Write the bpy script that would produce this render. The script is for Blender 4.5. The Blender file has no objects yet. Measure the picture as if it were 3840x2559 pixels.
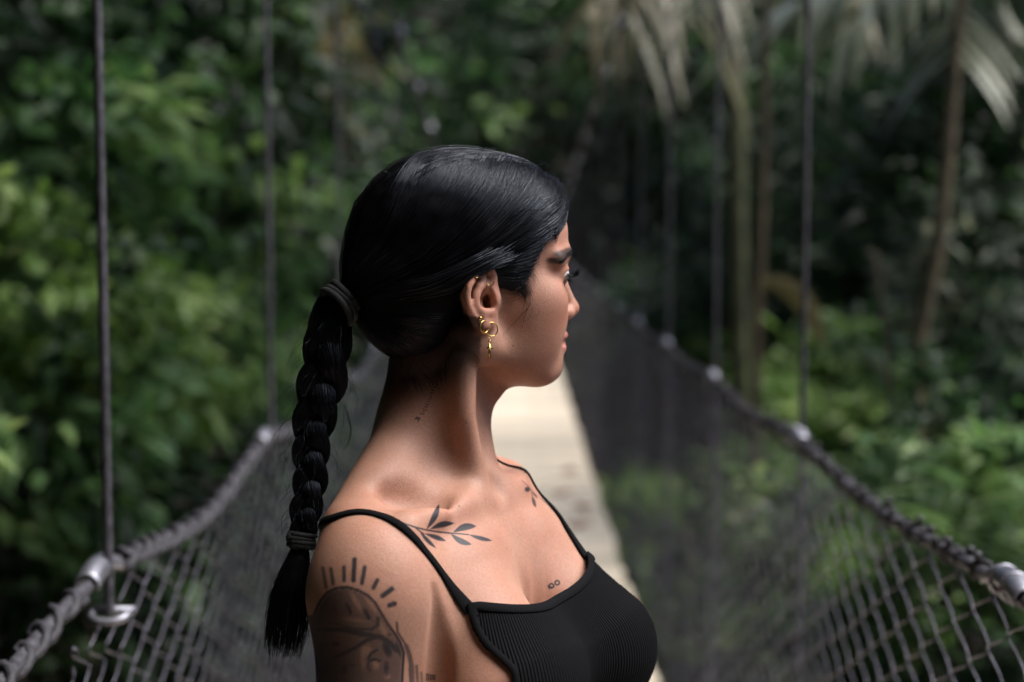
import bpy, bmesh, math, random
import numpy as np
from mathutils import Vector, Matrix

# ------------------------------------------------------------------ camera, world, sun, exposure
EYE = 1.57                      # camera height above the deck (m)
PITCH = math.radians(4.0)       # looking slightly down
FPX = 50.0 / 36.0 * 3840        # focal length in pixels of the photograph
sc = bpy.context.scene
sc.render.engine = 'CYCLES'
sc.render.resolution_x, sc.render.resolution_y = 1024, 682
sc.cycles.use_denoising = True
sc.cycles.max_bounces = 4
sc.cycles.use_adaptive_sampling = True
sc.cycles.adaptive_threshold = 0.025
sc.cycles.caustics_reflective = False
sc.cycles.caustics_refractive = False
sc.cycles.diffuse_bounces = 2
sc.cycles.glossy_bounces = 2
sc.cycles.transmission_bounces = 4
sc.cycles.transparent_max_bounces = 8
sc.cycles.sample_clamp_indirect = 6.0
cam_d = bpy.data.cameras.new('camera')
cam_d.lens = 50.0
cam_d.sensor_width = 36.0
cam_d.clip_start = 0.05
cam_d.clip_end = 400.0
cam_d.dof.use_dof = True
cam_d.dof.focus_distance = 1.285
cam_d.dof.aperture_fstop = 2.8
cam = bpy.data.objects.new('camera', cam_d)
sc.collection.objects.link(cam)
cam.location = (0, 0, EYE)
cam.rotation_euler = (math.pi / 2 - PITCH, 0, 0)
sc.camera = cam

SUN_EL, SUN_AZ = math.radians(60), math.radians(2)   # azimuth from +X towards the camera (-Y)
sun_dir = Vector((math.cos(SUN_EL) * math.cos(SUN_AZ), -math.cos(SUN_EL) * math.sin(SUN_AZ), math.sin(SUN_EL)))
world = bpy.data.worlds.new('World')
sc.world = world
world.use_nodes = True
wn = world.node_tree
wn.nodes.clear()
sky = wn.nodes.new('ShaderNodeTexSky')
sky.sky_type = 'NISHITA'
sky.sun_disc = False
sky.sun_elevation = SUN_EL
sky.sun_rotation = math.radians(90) + SUN_AZ
sky.air_density = 1.0
sky.dust_density = 2.0
bg = wn.nodes.new('ShaderNodeBackground')
bg.inputs['Strength'].default_value = 0.055
wo = wn.nodes.new('ShaderNodeOutputWorld')
wn.links.new(sky.outputs[0], bg.inputs[0])
wn.links.new(bg.outputs[0], wo.inputs[0])

sun_l = bpy.data.lights.new('sun', 'SUN')
sun_l.energy = 1.5
sun_l.angle = math.radians(42)
sun_l.color = (1.0, 0.955, 0.90)
sun = bpy.data.objects.new('sun', sun_l)
sc.collection.objects.link(sun)
sun.rotation_euler = sun_dir.to_track_quat('Z', 'Y').to_euler()

vs = sc.view_settings
vs.view_transform = 'Standard'
vs.look = 'None'
vs.exposure = 2.15
vs.gamma = 1.0
vs.use_curve_mapping = False

# ------------------------------------------------------------------ helpers
COL = sc.collection
CAM = np.array([0.0, 0.0, EYE])
FW = np.array([0.0, math.cos(PITCH), -math.sin(PITCH)])
UP = np.array([0.0, math.sin(PITCH), math.cos(PITCH)])
def ray(px, py):
    return FW + np.array([1.0, 0, 0]) * ((px - 1920.0) / FPX) - UP * ((py - 1279.5) / FPX)
def at(px, py, d):
    """world point seen at a pixel of the photograph, d metres away along the view axis"""
    return CAM + ray(px, py) * d
def project(P):
    q = np.asarray(P) - CAM
    d = q @ FW
    return 1920.0 + q[..., 0] / d * FPX, 1279.5 - (q @ UP) / d * FPX

def put(o, parent=None, label=None, cat=None, group=None, kind=None):
    COL.objects.link(o)
    if parent is not None:
        o.parent = parent
    if label: o['label'] = label
    if cat: o['category'] = cat
    if group: o['group'] = group
    if kind: o['kind'] = kind
    return o
def empty(name, loc=(0, 0, 0), **kw):
    o = bpy.data.objects.new(name, None)
    o.location = loc
    o.empty_display_size = 0.1
    return put(o, **kw)
def mesh_arrays(name, V, faces, smooth=True):
    """V (n,3), faces (m,3|4) int arrays, or a list of such arrays"""
    if not isinstance(faces, (list, tuple)):
        faces = [faces]
    faces = [np.asarray(f, np.int32) for f in faces if len(f)]
    me = bpy.data.meshes.new(name)
    V = np.asarray(V, np.float32)
    me.vertices.add(len(V))
    me.vertices.foreach_set('co', V.ravel())
    loops = np.concatenate([f.ravel() for f in faces])
    sizes = np.concatenate([np.full(len(f), f.shape[1], np.int32) for f in faces])
    starts = np.concatenate([[0], np.cumsum(sizes)[:-1]]).astype(np.int32)
    me.loops.add(len(loops))
    me.loops.foreach_set('vertex_index', loops)
    me.polygons.add(len(sizes))
    me.polygons.foreach_set('loop_start', starts)
    me.update(calc_edges=True)
    me.polygons.foreach_set('use_smooth', np.full(len(sizes), smooth, bool))
    me.validate()
    return me
def fattr(me, name, vals):
    a = me.attributes.new(name, 'FLOAT', 'POINT')
    a.data.foreach_set('value', np.asarray(vals, np.float32))
def mesh_obj(name, V, F, mat, parent=None, smooth=True, attrs=None, **kw):
    me = mesh_arrays(name, V, F, smooth)
    for k, v in (attrs or {}).items():
        fattr(me, k, v)
    if mat: me.materials.append(mat)
    return put(bpy.data.objects.new(name, me), parent, **kw)

def tubes(P, R, sides=3, caps=False, ref=None):
    """P (N,K,3) paths, R (N,K) or scalar radii -> verts, quad faces"""
    P = np.asarray(P, float)
    if P.ndim == 2: P = P[None]
    N, K, _ = P.shape
    R = np.broadcast_to(np.asarray(R, float), (N, K))
    T = np.gradient(P, axis=1)
    T /= np.linalg.norm(T, axis=2, keepdims=True) + 1e-12
    if ref is None:
        t0 = T.mean(axis=1)
        ref = np.where((np.abs(t0[:, 2:3]) < 0.8), np.array([0, 0, 1.0]), np.array([1.0, 0, 0]))[:, None, :]
    A = np.cross(T, ref); A /= np.linalg.norm(A, axis=2, keepdims=True) + 1e-12
    B = np.cross(T, A)
    ang = np.arange(sides) * 2 * math.pi / sides
    V = P[:, :, None, :] + R[:, :, None, None] * (np.cos(ang)[None, None, :, None] * A[:, :, None, :] + np.sin(ang)[None, None, :, None] * B[:, :, None, :])
    idx = np.arange(N * K * sides).reshape(N, K, sides)
    nx = np.roll(idx, -1, axis=2)
    F = np.stack([idx[:, :-1], idx[:, 1:], nx[:, 1:], nx[:, :-1]], axis=-1).reshape(-1, 4)
    if caps:
        if sides == 3:
            c = np.concatenate([idx[:, 0, :], idx[:, -1, ::-1]])
            return V.reshape(-1, 3), [F, c]
        if sides == 4:
            c = np.concatenate([idx[:, 0, :], idx[:, -1, ::-1]])
            return V.reshape(-1, 3), [np.concatenate([F, c])]
        c = []
        V = V.reshape(-1, 3)
        for n in range(N):
            for e, k in ((0, 0), (1, K - 1)):
                V = np.vstack([V, P[n, k]])
                for s in range(sides):
                    a, b = idx[n, k, s], idx[n, k, (s + 1) % sides]
                    c.append((a, b, len(V) - 1) if e == 0 else (b, a, len(V) - 1))
        return V, [F, np.array(c)]
    return V.reshape(-1, 3), F
def spline(pts, n):
    """Catmull-Rom through pts, n samples even in chord length"""
    p = np.asarray(pts, float)
    q = np.vstack([2 * p[0] - p[1], p, 2 * p[-1] - p[-2]])
    out = []
    for i in range(1, len(q) - 2):
        t = np.linspace(0, 1, 24, endpoint=False)[:, None]
        a, b, c, d = q[i - 1], q[i], q[i + 1], q[i + 2]
        out.append(0.5 * (2 * b + (c - a) * t + (2 * a - 5 * b + 4 * c - d) * t ** 2 + (3 * b - a - 3 * c + d) * t ** 3))
    out = np.vstack(out + [p[-1:]])
    s = np.concatenate([[0], np.cumsum(np.linalg.norm(np.diff(out, axis=0), axis=1))])
    u = np.linspace(0, s[-1], n)
    return np.stack([np.interp(u, s, out[:, k]) for k in range(out.shape[1])], axis=1)
class Geo:
    """collects pieces of ONE part"""
    def __init__(s): s.V = []; s.F = {}; s.n = 0
    def add(s, V, F):
        V = np.asarray(V, float).reshape(-1, 3)
        for f in (F if isinstance(F, (list, tuple)) else [F]):
            f = np.asarray(f)
            s.F.setdefault(f.shape[1], []).append(f + s.n)
        s.V.append(V); s.n += len(V)
        return s
    def tube(s, P, R, sides=8, caps=True):
        return s.add(*tubes(P, R, sides, caps))
    def box(s, c, h, M=None):
        c = np.asarray(c, float); h = np.asarray(h, float)
        k = np.array([[x, y, z] for x in (-1, 1) for y in (-1, 1) for z in (-1, 1)], float) * h
        if M is not None: k = k @ np.asarray(M).T
        return s.add(k + c, np.array([[0, 1, 3, 2], [4, 6, 7, 5], [0, 4, 5, 1], [2, 3, 7, 6], [0, 2, 6, 4], [1, 5, 7, 3]]))
    def ball(s, c, r, nu=16, nv=10, M=None):
        th = np.linspace(0, math.pi, nv + 1)
        ph = np.arange(nu) * 2 * math.pi / nu
        k = np.stack([np.sin(th)[:, None] * np.cos(ph), np.sin(th)[:, None] * np.sin(ph), np.cos(th)[:, None] * np.ones(nu)], -1) * np.asarray(r)
        k = k.reshape(-1, 3)
        if M is not None: k = k @ np.asarray(M).T
        i = np.arange((nv + 1) * nu).reshape(nv + 1, nu); j = np.roll(i, -1, 1)
        return s.add(k + np.asarray(c), np.stack([i[:-1], i[1:], j[1:], j[:-1]], -1).reshape(-1, 4))
    def obj(s, name, mat, parent=None, smooth=True, attrs=None, **kw):
        return mesh_obj(name, np.vstack(s.V), [np.vstack(f) for f in s.F.values()], mat, parent, smooth, attrs, **kw)

# ------------------------------------------------------------------ materials
def mat(name):
    m = bpy.data.materials.new(name)
    m.use_nodes = True
    nt = m.node_tree
    return m, nt, nt.nodes['Principled BSDF']
def N(nt, typ, **kw):
    n = nt.nodes.new(typ)
    for k, v in kw.items():
        if k in ('operation', 'data_type', 'blend_type', 'attribute_name', 'noise_dimensions', 'wave_type', 'bands_direction', 'direction_type', 'feature', 'use_clamp', 'interpolation_type'):
            setattr(n, k, v)
        else:
            n.inputs[k].default_value = v
    return n
def ramp(nt, src, stops):
    r = nt.nodes.new('ShaderNodeValToRGB')
    e = r.color_ramp.elements
    while len(e) < len(stops): e.new(0.5)
    for q, (p, c) in zip(e, stops):
        q.position = p
        q.color = (*c, 1) if len(c) == 3 else c
    nt.links.new(src, r.inputs[0])
    return r
def simple_mat(name, col, rough=0.6, metal=0.0, noise=0.0, scale=30.0, bump=0.0, spec=0.5, bscale=None):
    m, nt, b = mat(name)
    b.inputs['Roughness'].default_value = rough
    b.inputs['Metallic'].default_value = metal
    b.inputs['Specular IOR Level'].default_value = spec
    tc = nt.nodes.new('ShaderNodeTexCoord')
    n = N(nt, 'ShaderNodeTexNoise', Scale=scale, Detail=4.0)
    nt.links.new(tc.outputs['Object'], n.inputs['Vector'])
    lo = tuple(c * (1 - noise) for c in col); hi = tuple(min(1, c * (1 + noise)) for c in col)
    r = ramp(nt, n.outputs[0], [(0.3, lo), (0.7, hi)])
    nt.links.new(r.outputs[0], b.inputs['Base Color'])
    if bump:
        n2 = N(nt, 'ShaderNodeTexNoise', Scale=bscale or scale * 3, Detail=3.0)
        nt.links.new(tc.outputs['Object'], n2.inputs['Vector'])
        bp = N(nt, 'ShaderNodeBump', Strength=bump, Distance=0.002)
        nt.links.new(n2.outputs[0], bp.inputs['Height'])
        nt.links.new(bp.outputs[0], b.inputs['Normal'])
    return m
# ------------------------------------------------------------------ terrain
rf_ = np.random.default_rng(5)
def smooth01(a, b, x):
    t = np.clip((x - a) / (b - a), 0, 1); return t * t * (3 - 2 * t)
def ground_z(x, y):
    x = np.asarray(x, float); y = np.asarray(y, float)
    left = smooth01(-1.2, -9.0, x) * 9.0
    right = smooth01(1.5, 5.0, x) * 1.2 + smooth01(6, 22, x) * 7.0
    ends = smooth01(14.0, 25.0, y) * 4.2 + smooth01(0.5, -3.5, y) * 3.6 + smooth01(26, 60, y) * 26
    z = -4.2 + np.maximum(left, right) + np.maximum(0, ends - .55 * np.maximum(left, right))
    return z + .18 * np.sin(x * 1.7 + .6 * y) + .14 * np.sin(y * 1.3 - x * .8) + .05 * np.sin(5.1 * x + 2) * np.sin(4.3 * y)
gx = np.concatenate([np.linspace(-120, -16, 14)[:-1], np.linspace(-16, 20, 110), np.linspace(20, 120, 14)[1:]])
gy = np.concatenate([np.linspace(-90, -8, 12)[:-1], np.linspace(-8, 36, 120), np.linspace(36, 200, 16)[1:]])
GX, GY = np.meshgrid(gx, gy, indexing='ij')
idx = np.arange(GX.size).reshape(GX.shape)
F = np.stack([idx[:-1, :-1], idx[1:, :-1], idx[1:, 1:], idx[:-1, 1:]], -1).reshape(-1, 4)
M_SOIL = simple_mat('forest_floor', (.018, .013, .008), .95, noise=.7, scale=2.5, bump=.8, bscale=9)
mesh_obj('ground', np.stack([GX, GY, ground_z(GX, GY)], -1).reshape(-1, 3), F, M_SOIL, kind='structure', label='dark leaf-littered slopes of the ravine under the bridge')

# ------------------------------------------------------------------ foliage
def leaf_material(name, stops, trans=.4, rough=.45):
    m, nt, b = mat(name)
    L = nt.links.new
    a = N(nt, 'ShaderNodeAttribute', attribute_name='tone')
    r = ramp(nt, a.outputs['Fac'], stops)
    L(r.outputs[0], b.inputs['Base Color'])
    b.inputs['Roughness'].default_value = rough
    b.inputs['Specular IOR Level'].default_value = .36
    t = nt.nodes.new('ShaderNodeBsdfTranslucent')
    hs = N(nt, 'ShaderNodeHueSaturation', Saturation=1.15, Value=1.6); L(r.outputs[0], hs.inputs['Color']); L(hs.outputs[0], t.inputs['Color'])
    mx = nt.nodes.new('ShaderNodeMixShader'); mx.inputs[0].default_value = trans
    out = nt.nodes['Material Output']
    L(b.outputs[0], mx.inputs[1]); L(t.outputs[0], mx.inputs[2]); L(mx.outputs[0], out.inputs['Surface'])
    return m
M_LEAF = {
    'deep': leaf_material('leaf_shade_green', [(0, (.008, .018, .007)), (.45, (.018, .042, .016)), (.8, (.042, .085, .032)), (1, (.08, .14, .05))]),  # green darkened so these background crowns read as shaded gaps
    'mid': leaf_material('leaf_mid_green', [(0, (.014, .034, .012)), (.40, (.050, .110, .038)), (.8, (.13, .23, .080)), (1, (.21, .31, .11))]),
    'lime': leaf_material('leaf_lime_green', [(0, (.065, .115, .030)), (.45, (.135, .225, .062)), (.85, (.19, .295, .09)), (1, (.25, .33, .12))], .45),
    'grey': leaf_material('leaf_grey_green', [(0, (.030, .045, .030)), (.5, (.060, .085, .058)), (.85, (.10, .13, .09)), (1, (.15, .16, .10))]),
    'dry': leaf_material('leaf_dry_olive', [(0, (.05, .042, .02)), (.5, (.10, .085, .035)), (.85, (.14, .12, .05)), (1, (.2, .15, .07))]),
}
M_BARK = simple_mat('bark_dark', (.045, .033, .022), .9, noise=.6, scale=14, bump=.9, bscale=40)
M_BARK_R = simple_mat('bark_rust', (.085, .066, .036), .85, noise=.5, scale=10, bump=.6, bscale=40)
M_BARK_G = simple_mat('bark_mossy', (.055, .062, .030), .9, noise=.6, scale=8, bump=.6, bscale=40)
def leaves(C, D, L, Wd, droop=.25):
    """leaf blades: base points C, directions D, lengths L, widths Wd -> verts, tris (4 a blade)"""
    n = len(C)
    D = D / np.linalg.norm(D, axis=1, keepdims=True)
    S = np.cross(D, np.array([0, 0, 1.0]) + rf_.normal(0, .35, (n, 3))); S /= np.linalg.norm(S, axis=1, keepdims=True) + 1e-9
    U = np.cross(S, D)
    L = L[:, None]; Wd = Wd[:, None]
    mid = C + D * L * .45 + U * L * .03
    tip = C + D * L - np.array([0, 0, 1.0]) * L * droop
    lft = C + D * L * .42 + S * Wd * .5 - U * Wd * .10 - np.array([0, 0, 1]) * L * droop * .2
    rgt = C + D * L * .42 - S * Wd * .5 - U * Wd * .10 - np.array([0, 0, 1]) * L * droop * .2
    V = np.stack([C, lft, mid, rgt, tip], 1).reshape(-1, 3)
    k = np.arange(n)[:, None] * 5
    F = np.concatenate([k + [0, 2, 1], k + [0, 3, 2], k + [1, 2, 4], k + [2, 3, 4]])
    return V, F
def crown_mesh(name, rad, nclump, per, leaf, tone_mat, seed, hollow=.55, flat=1.0):
    """clumps of leaves through an uneven ellipsoid"""
    global rf_
    keep = rf_; rf_ = np.random.default_rng(seed)
    d = rf_.normal(0, 1, (nclump, 3)); d /= np.linalg.norm(d, axis=1, keepdims=True)
    r = hollow + (1.08 - hollow) * rf_.random(nclump) ** .6
    lump = 1 + .22 * np.sin(d[:, 0] * 4 + seed) * np.cos(d[:, 1] * 5) + .15 * np.sin(d[:, 2] * 7 + seed)
    cc = d * (r * lump)[:, None] * np.asarray(rad)
    tone_c = np.clip(.40 + .40 * rf_.normal(0, 1, nclump), 0, 1)
    C = np.repeat(cc, per, 0) + rf_.normal(0, .10 * np.mean(rad) + leaf * .30, (nclump * per, 3)) * np.array([1, 1, .7])
    D = np.repeat(d, per, 0) * np.array([1, 1, .5]) + rf_.normal(0, .75, (nclump * per, 3)) + np.array([0, 0, .15])
    n = len(C)
    Ls = leaf * rf_.uniform(.6, 1.35, n)
    V, F = leaves(C, D, Ls, Ls * rf_.uniform(.36, .55, n), .3)
    tone = np.clip(np.repeat(tone_c, per) + rf_.normal(0, .16, n), 0, 1)
    me = mesh_arrays(name, V, F, False)
    fattr(me, 'tone', np.repeat(tone, 5))
    me.materials.append(tone_mat)
    rf_ = keep
    return me
CROWN = {
    'shrub_a': crown_mesh('crown', (.75, .75, .65), 26, 32, .20, M_LEAF['mid'], 1),
    'shrub_b': crown_mesh('crown', (.85, .8, .6), 30, 28, .21, M_LEAF['deep'], 2),
    'shrub_c': crown_mesh('crown', (.7, .7, .8), 26, 32, .19, M_LEAF['mid'], 3),
    'lime': crown_mesh('crown', (.75, .75, .45), 28, 34, .18, M_LEAF['lime'], 4),
    'grey': crown_mesh('crown', (.75, .75, .65), 44, 24, .15, M_LEAF['grey'], 5),
    'tree_a': crown_mesh('crown', (1.6, 1.6, 1.9), 120, 26, .24, M_LEAF['deep'], 6),
    'tree_b': crown_mesh('crown', (1.7, 1.7, 1.6), 120, 26, .24, M_LEAF['mid'], 7),
    'dry': crown_mesh('crown', (.6, .6, .8), 30, 20, .17, M_LEAF['dry'], 8),
}
trunk_cache = {}
def trunk_mesh(h, r, seed, m, limbs=5, spread=.5):
    key = (round(h, 1), round(r, 2), seed, m.name, limbs)
    if key in trunk_cache: return trunk_cache[key]
    q = np.random.default_rng(seed)
    g = Geo()
    k = 9
    path = np.stack([np.cumsum(q.normal(0, .02 * h, k)), np.cumsum(q.normal(0, .02 * h, k)), np.linspace(0, h, k)], 1); path -= path[0] * [1, 1, 0]
    path[0, 2] = -.4
    g.tube(spline(path, 16), np.linspace(r, r * .45, 16), 9)
    for i in range(limbs):
        j = q.uniform(.5, .95) * (k - 1); p0 = path[int(j)]
        a = q.uniform(0, 6.28); s = spread * q.uniform(.5, 1.1)
        g.tube(spline([p0, p0 + [math.cos(a) * s * .45, math.sin(a) * s * .45, .25 * s + .05], p0 + [math.cos(a) * s, math.sin(a) * s, .65 * s]], 8), np.linspace(r * .42, r * .1, 8), 6)
    me = mesh_arrays('trunk', np.vstack(g.V), [np.vstack(f) for f in g.F.values()])
    me.materials.append(m)
    trunk_cache[key] = me
    return me
def plant(name, x, y, ztop, crown, scale, label, cat, group=None, stem=None, bark=None, rz=None, sq=1.0):
    if name == 'shrub' and abs(x) - .95 * scale < .85 and y < 16 and EYE + ztop + .75 * scale > -.1:      # keep clear of the bridge
        k = min((.85 + .95 * scale) / abs(x), 1.9)
        x, y, ztop, scale = x * k, y * k, ztop * k, scale * k ** .4
    """a shrub or tree whose crown centre is ztop above eye level; the stem reaches the ground"""
    g0 = float(ground_z(x, y)); zc = EYE + ztop
    h = max(zc - g0, .35)
    e = empty(name, (x, y, g0), label=label, cat=cat, group=group)
    t = put(bpy.data.objects.new('trunk', trunk_mesh(h, stem or .035 * scale, int(abs(x * 7 + y * 3)) % 5, bark or M_BARK, 5, .55 * scale)), e)
    c = put(bpy.data.objects.new('crown', CROWN[crown]), e)
    c.location = (0, 0, h); c.scale = (scale, scale, scale * sq); c.rotation_euler = (0, 0, rf_.uniform(0, 6.28) if rz is None else rz)
    return e
# --- left bank
LB = 'leafy shrub in the blurred green thicket on the slope left of the bridge'
def px_x(px, y): return (px - 1920) / FPX * y
def px_z(py, y): return -(py - 906) / FPX * y
left_bank = [  # pixel column, row, distance, crown, scale
    (60, 560, 6.2, 'shrub_a', .9), (330, 250, 8.5, 'shrub_b', 1.15), (700, 120, 9.5, 'shrub_b', 1.2), (120, 1030, 5.6, 'lime', .72), (520, 700, 8.0, 'shrub_c', 1.05), (860, 520, 9.0, 'shrub_b', .95),
    (360, 1060, 6.8, 'lime', .80), (720, 1020, 8.2, 'shrub_a', .80), (1050, 760, 10.5, 'shrub_b', 1.2), (90, 1480, 5.4, 'shrub_a', .72), (520, 1420, 6.4, 'lime', .62), (800, 1350, 7.6, 'shrub_c', .72),
    (250, 1950, 6.2, 'shrub_b', .7), (620, 1860, 7.0, 'shrub_b', .8), (1080, 1250, 9.5, 'shrub_b', 1.1), (980, 1650, 8.2, 'shrub_b', .8), (520, 2200, 6.6, 'shrub_b', .8), (850, 2150, 7.4, 'grey', .75),
    (1180, 1800, 9.0, 'shrub_b', .9), (1100, 2300, 8.0, 'shrub_a', .9)]
def place(c, r):
    col = ('at the left picture edge' if c < 200 else 'right of the nearest left hanger' if c < 560 else 'left of second left hanger' if c < 930 else 'between second left hanger and braid')
    row = ('near the top of the picture' if r < 400 else 'high on the slope' if r < 800 else 'level with her ear' if r < 1200 else 'level with her neck' if r < 1700 else 'low behind left netting' if r < 2100 else 'at foot of left netting')
    return col, row
seen = {}
for c, r, y, k, s in left_bank:
    col, row = place(c, r)
    hue = {'shrub_a': 'mid-green', 'shrub_b': 'deep green', 'shrub_c': 'upright green', 'grey': 'greyish green', 'lime': 'bright lime'}[k]
    plant('shrub', px_x(c, y), y, px_z(r, y), k, s, f'{hue} leafy shrub {col}, {row}', 'shrub', 'shrubs on the left slope')
plant('tree', -4.6, 11.5, 1.9, 'tree_b', 1.0, 'broad leafy tree above the left slope, upper left corner', 'tree', None, .12)
plant('tree', -2.9, 15.0, 2.4, 'tree_a', .95, 'dark leafy tree behind the left hanger cables', 'tree', None, .12)
plant('shrub', px_x(1500, 14), 14.0, px_z(180, 14), 'grey', 1.25, 'pale grey-green leafy shrub above her crown, left of the palm', 'shrub')
plant('shrub', px_x(1180, 12), 12.0, px_z(220, 12), 'dry', .95, 'yellowish olive shrub between the left hanger cables', 'shrub')
# --- far end of the bridge
FE = 'dark tree in the shade beyond the far end of the bridge'
for x, y, z, k, s in ((-5.5, 20, 2.2, 'tree_a', 1.3), (-2.2, 23, 2.0, 'tree_b', 1.2), (.4, 25, 2.6, 'tree_a', 1.35), (3.0, 23, 2.2, 'tree_a', 1.25), (5.8, 22, 2.6, 'tree_a', 1.45), (8.8, 21, 2.8, 'tree_a', 1.5), (-8.6, 24, 4.0, 'tree_b', 1.5), (-.9, 28, 5.2, 'tree_a', 1.7), (4.6, 28, 5.4, 'tree_a', 1.8), (10.5, 27, 5.2, 'tree_a', 1.8), (-5.4, 29, 6.0, 'tree_a', 1.7), (1.4, 30, 8.0, 'tree_a', 1.9), (7.6, 31, 8.4, 'tree_a', 1.9), (-2.4, 32, 9.0, 'tree_a', 1.9)):
    where = 'left of the bridge' if x < -2 else 'right of the bridge' if x > 3.5 else 'straight beyond the bridge'
    plant('tree', x, y, z, k, s, f"{'tall back-row' if y > 26 else 'front-row'} dark tree in the shade {where}, past its far end", 'tree', 'trees beyond the far end', .14 * s)
# --- right bank
RB = 'dark leafy shrub in the shaded undergrowth right of the bridge'
right_bank = [(2700, 1130, 18.0, 'shrub_b', 1.4), (2560, 1250, 16.0, 'shrub_b', 1.3), (3560, 700, 8.2, 'shrub_b', .8), (3740, 950, 7.2, 'grey', .62), (3600, 1240, 11.0, 'shrub_b', .9), (3780, 1500, 9.0, 'shrub_a', .85), (3300, 1080, 14.0, 'shrub_b', 1.2), (3760, 420, 8.6, 'shrub_b', .9),
    (3720, 1750, 5.0, 'shrub_a', .5), (3050, 1150, 17.0, 'shrub_a', 1.2), (2450, 1420, 17.0, 'shrub_a', 1.3), (2560, 1900, 11.5, 'shrub_a', .95), (3560, 2480, 5.2, 'shrub_a', .5), (2300, 2450, 9.0, 'shrub_a', 1.0)]
for c, r, y, k, s in right_bank:
    col = 'beyond the far right netting' if c < 2600 else 'left of the slender rust trunk' if c < 2850 else 'between the two brown trunks' if c < 3440 else 'at the right picture edge'
    row = 'near the top' if r < 600 else 'level with her ear' if r < 1130 else 'just above the right handrail' if r < 1600 else 'behind the upper right netting' if r < 2000 else 'behind the lower right netting'
    hue = {'shrub_a': 'fresh green', 'shrub_b': 'dark', 'grey': 'greyish green'}[k]
    plant('shrub', px_x(c, y), y, px_z(r, y), k, s, f'{hue} leafy shrub {col}, {row}', 'shrub', 'dark shrubs on the right slope')
RL = 'bright lime-green leafy shrub just beyond the right handrail'
for c, r, y, k, s in ((2850, 1420, 15.0, 'lime', 1.15), (3150, 1400, 12.0, 'lime', 1.0), (3260, 1690, 10.5, 'lime', 1.0), (3500, 1840, 8.5, 'lime', .85), (2700, 1580, 17.0, 'lime', 1.3), (2900, 1880, 8.6, 'lime', .68), (2760, 2200, 8.6, 'lime', .75), (3180, 2050, 5.4, 'grey', .5), (2620, 2480, 8.4, 'lime', .75), (3000, 2500, 6.6, 'grey', .62), (3050, 1950, 6.2, 'lime', .5), (2650, 2050, 9.4, 'lime', .8), (2500, 2480, 8.2, 'lime', .8), (3200, 2350, 5.6, 'lime', .5), (2760, 2480, 7.0, 'grey', .6), (2480, 2250, 9.6, 'grey', .8), (2880, 2330, 7.6, 'lime', .6), (2450, 2000, 11.5, 'lime', .9)):
    col = 'under the slender rust trunk' if c < 2870 else 'right of the second right hanger cable' if c < 3200 else 'towards the right picture edge'
    row = 'standing above the handrail' if r < 1500 else 'seen through the handrail line' if r < 1800 else 'seen through the netting' if r < 2300 else 'low behind the netting'
    plant('shrub', px_x(c, y), y, px_z(r, y), k, s, f"{'bright lime' if k == 'lime' else 'pale grey-green'} shrub {col}, {row}", 'shrub', 'bright shrubs along the right handrail')
# canopy trees on the right, shading the undergrowth
RT = 'tall dark canopy tree rising behind the undergrowth on the right'
for x, y, z, k, s in ((10.6, 12, 3.6, 'tree_a', 1.5), (7.0, 15, 2.4, 'tree_a', 1.35), (13, 9, 4.2, 'tree_b', 1.6), (11.5, 14, 5.0, 'tree_a', 1.7), (4.6, 18, 2.0, 'tree_a', 1.1), (8.6, 18.5, 4.6, 'tree_a', 1.6), (5.4, 12.4, .6, 'tree_a', .85), (3.4, 15.2, .4, 'tree_a', .8), (7.4, 10.4, .9, 'tree_a', .9)):
    plant('tree', x, y, z, k, s, RT, 'tree', 'canopy trees on the right', .12 * s)
# unseen trees added around the viewer to block sky light
OT = 'unseen tall leafy tree added around the camera to block sky light'
for x, y, z, k, s in ((-4.2, 1.2, 2.6, 'tree_b', 1.7), (-5.4, 5.0, 4.2, 'tree_a', 1.9), (-3.8, -3.0, 2.4, 'tree_a', 1.7), (-.8, -6.0, 2.6, 'tree_a', 1.8), (2.6, -6.4, 2.2, 'tree_b', 1.6), (-6.8, -.6, 6.0, 'tree_b', 2.0), (5.4, -5.0, 1.6, 'tree_a', 1.5), (-6.4, 9.5, 6.0, 'tree_a', 1.9), (-2.2, -4.6, 5.6, 'tree_a', 1.6), (-1.9, -2.6, .6, 'tree_b', .95), (2.2, -2.8, .4, 'tree_a', .9), (-3.4, .2, .4, 'tree_a', 1.0), (.3, -4.6, 3.4, 'tree_b', 1.2), (3.4, -4.2, 3.2, 'tree_a', 1.3), (-3.3, -1.0, 4.6, 'tree_b', 1.8), (-2.9, 3.4, 5.0, 'tree_a', 1.5), (-2.0, -1.4, 5.6, 'tree_a', 1.6), (-2.5, 1.4, 6.2, 'tree_a', 1.6), (.2, -3.0, 5.6, 'tree_a', 1.5)):
    plant('tree', x, y, z, k, s, OT, 'tree', 'added trees around the viewpoint', .13 * s)

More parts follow.
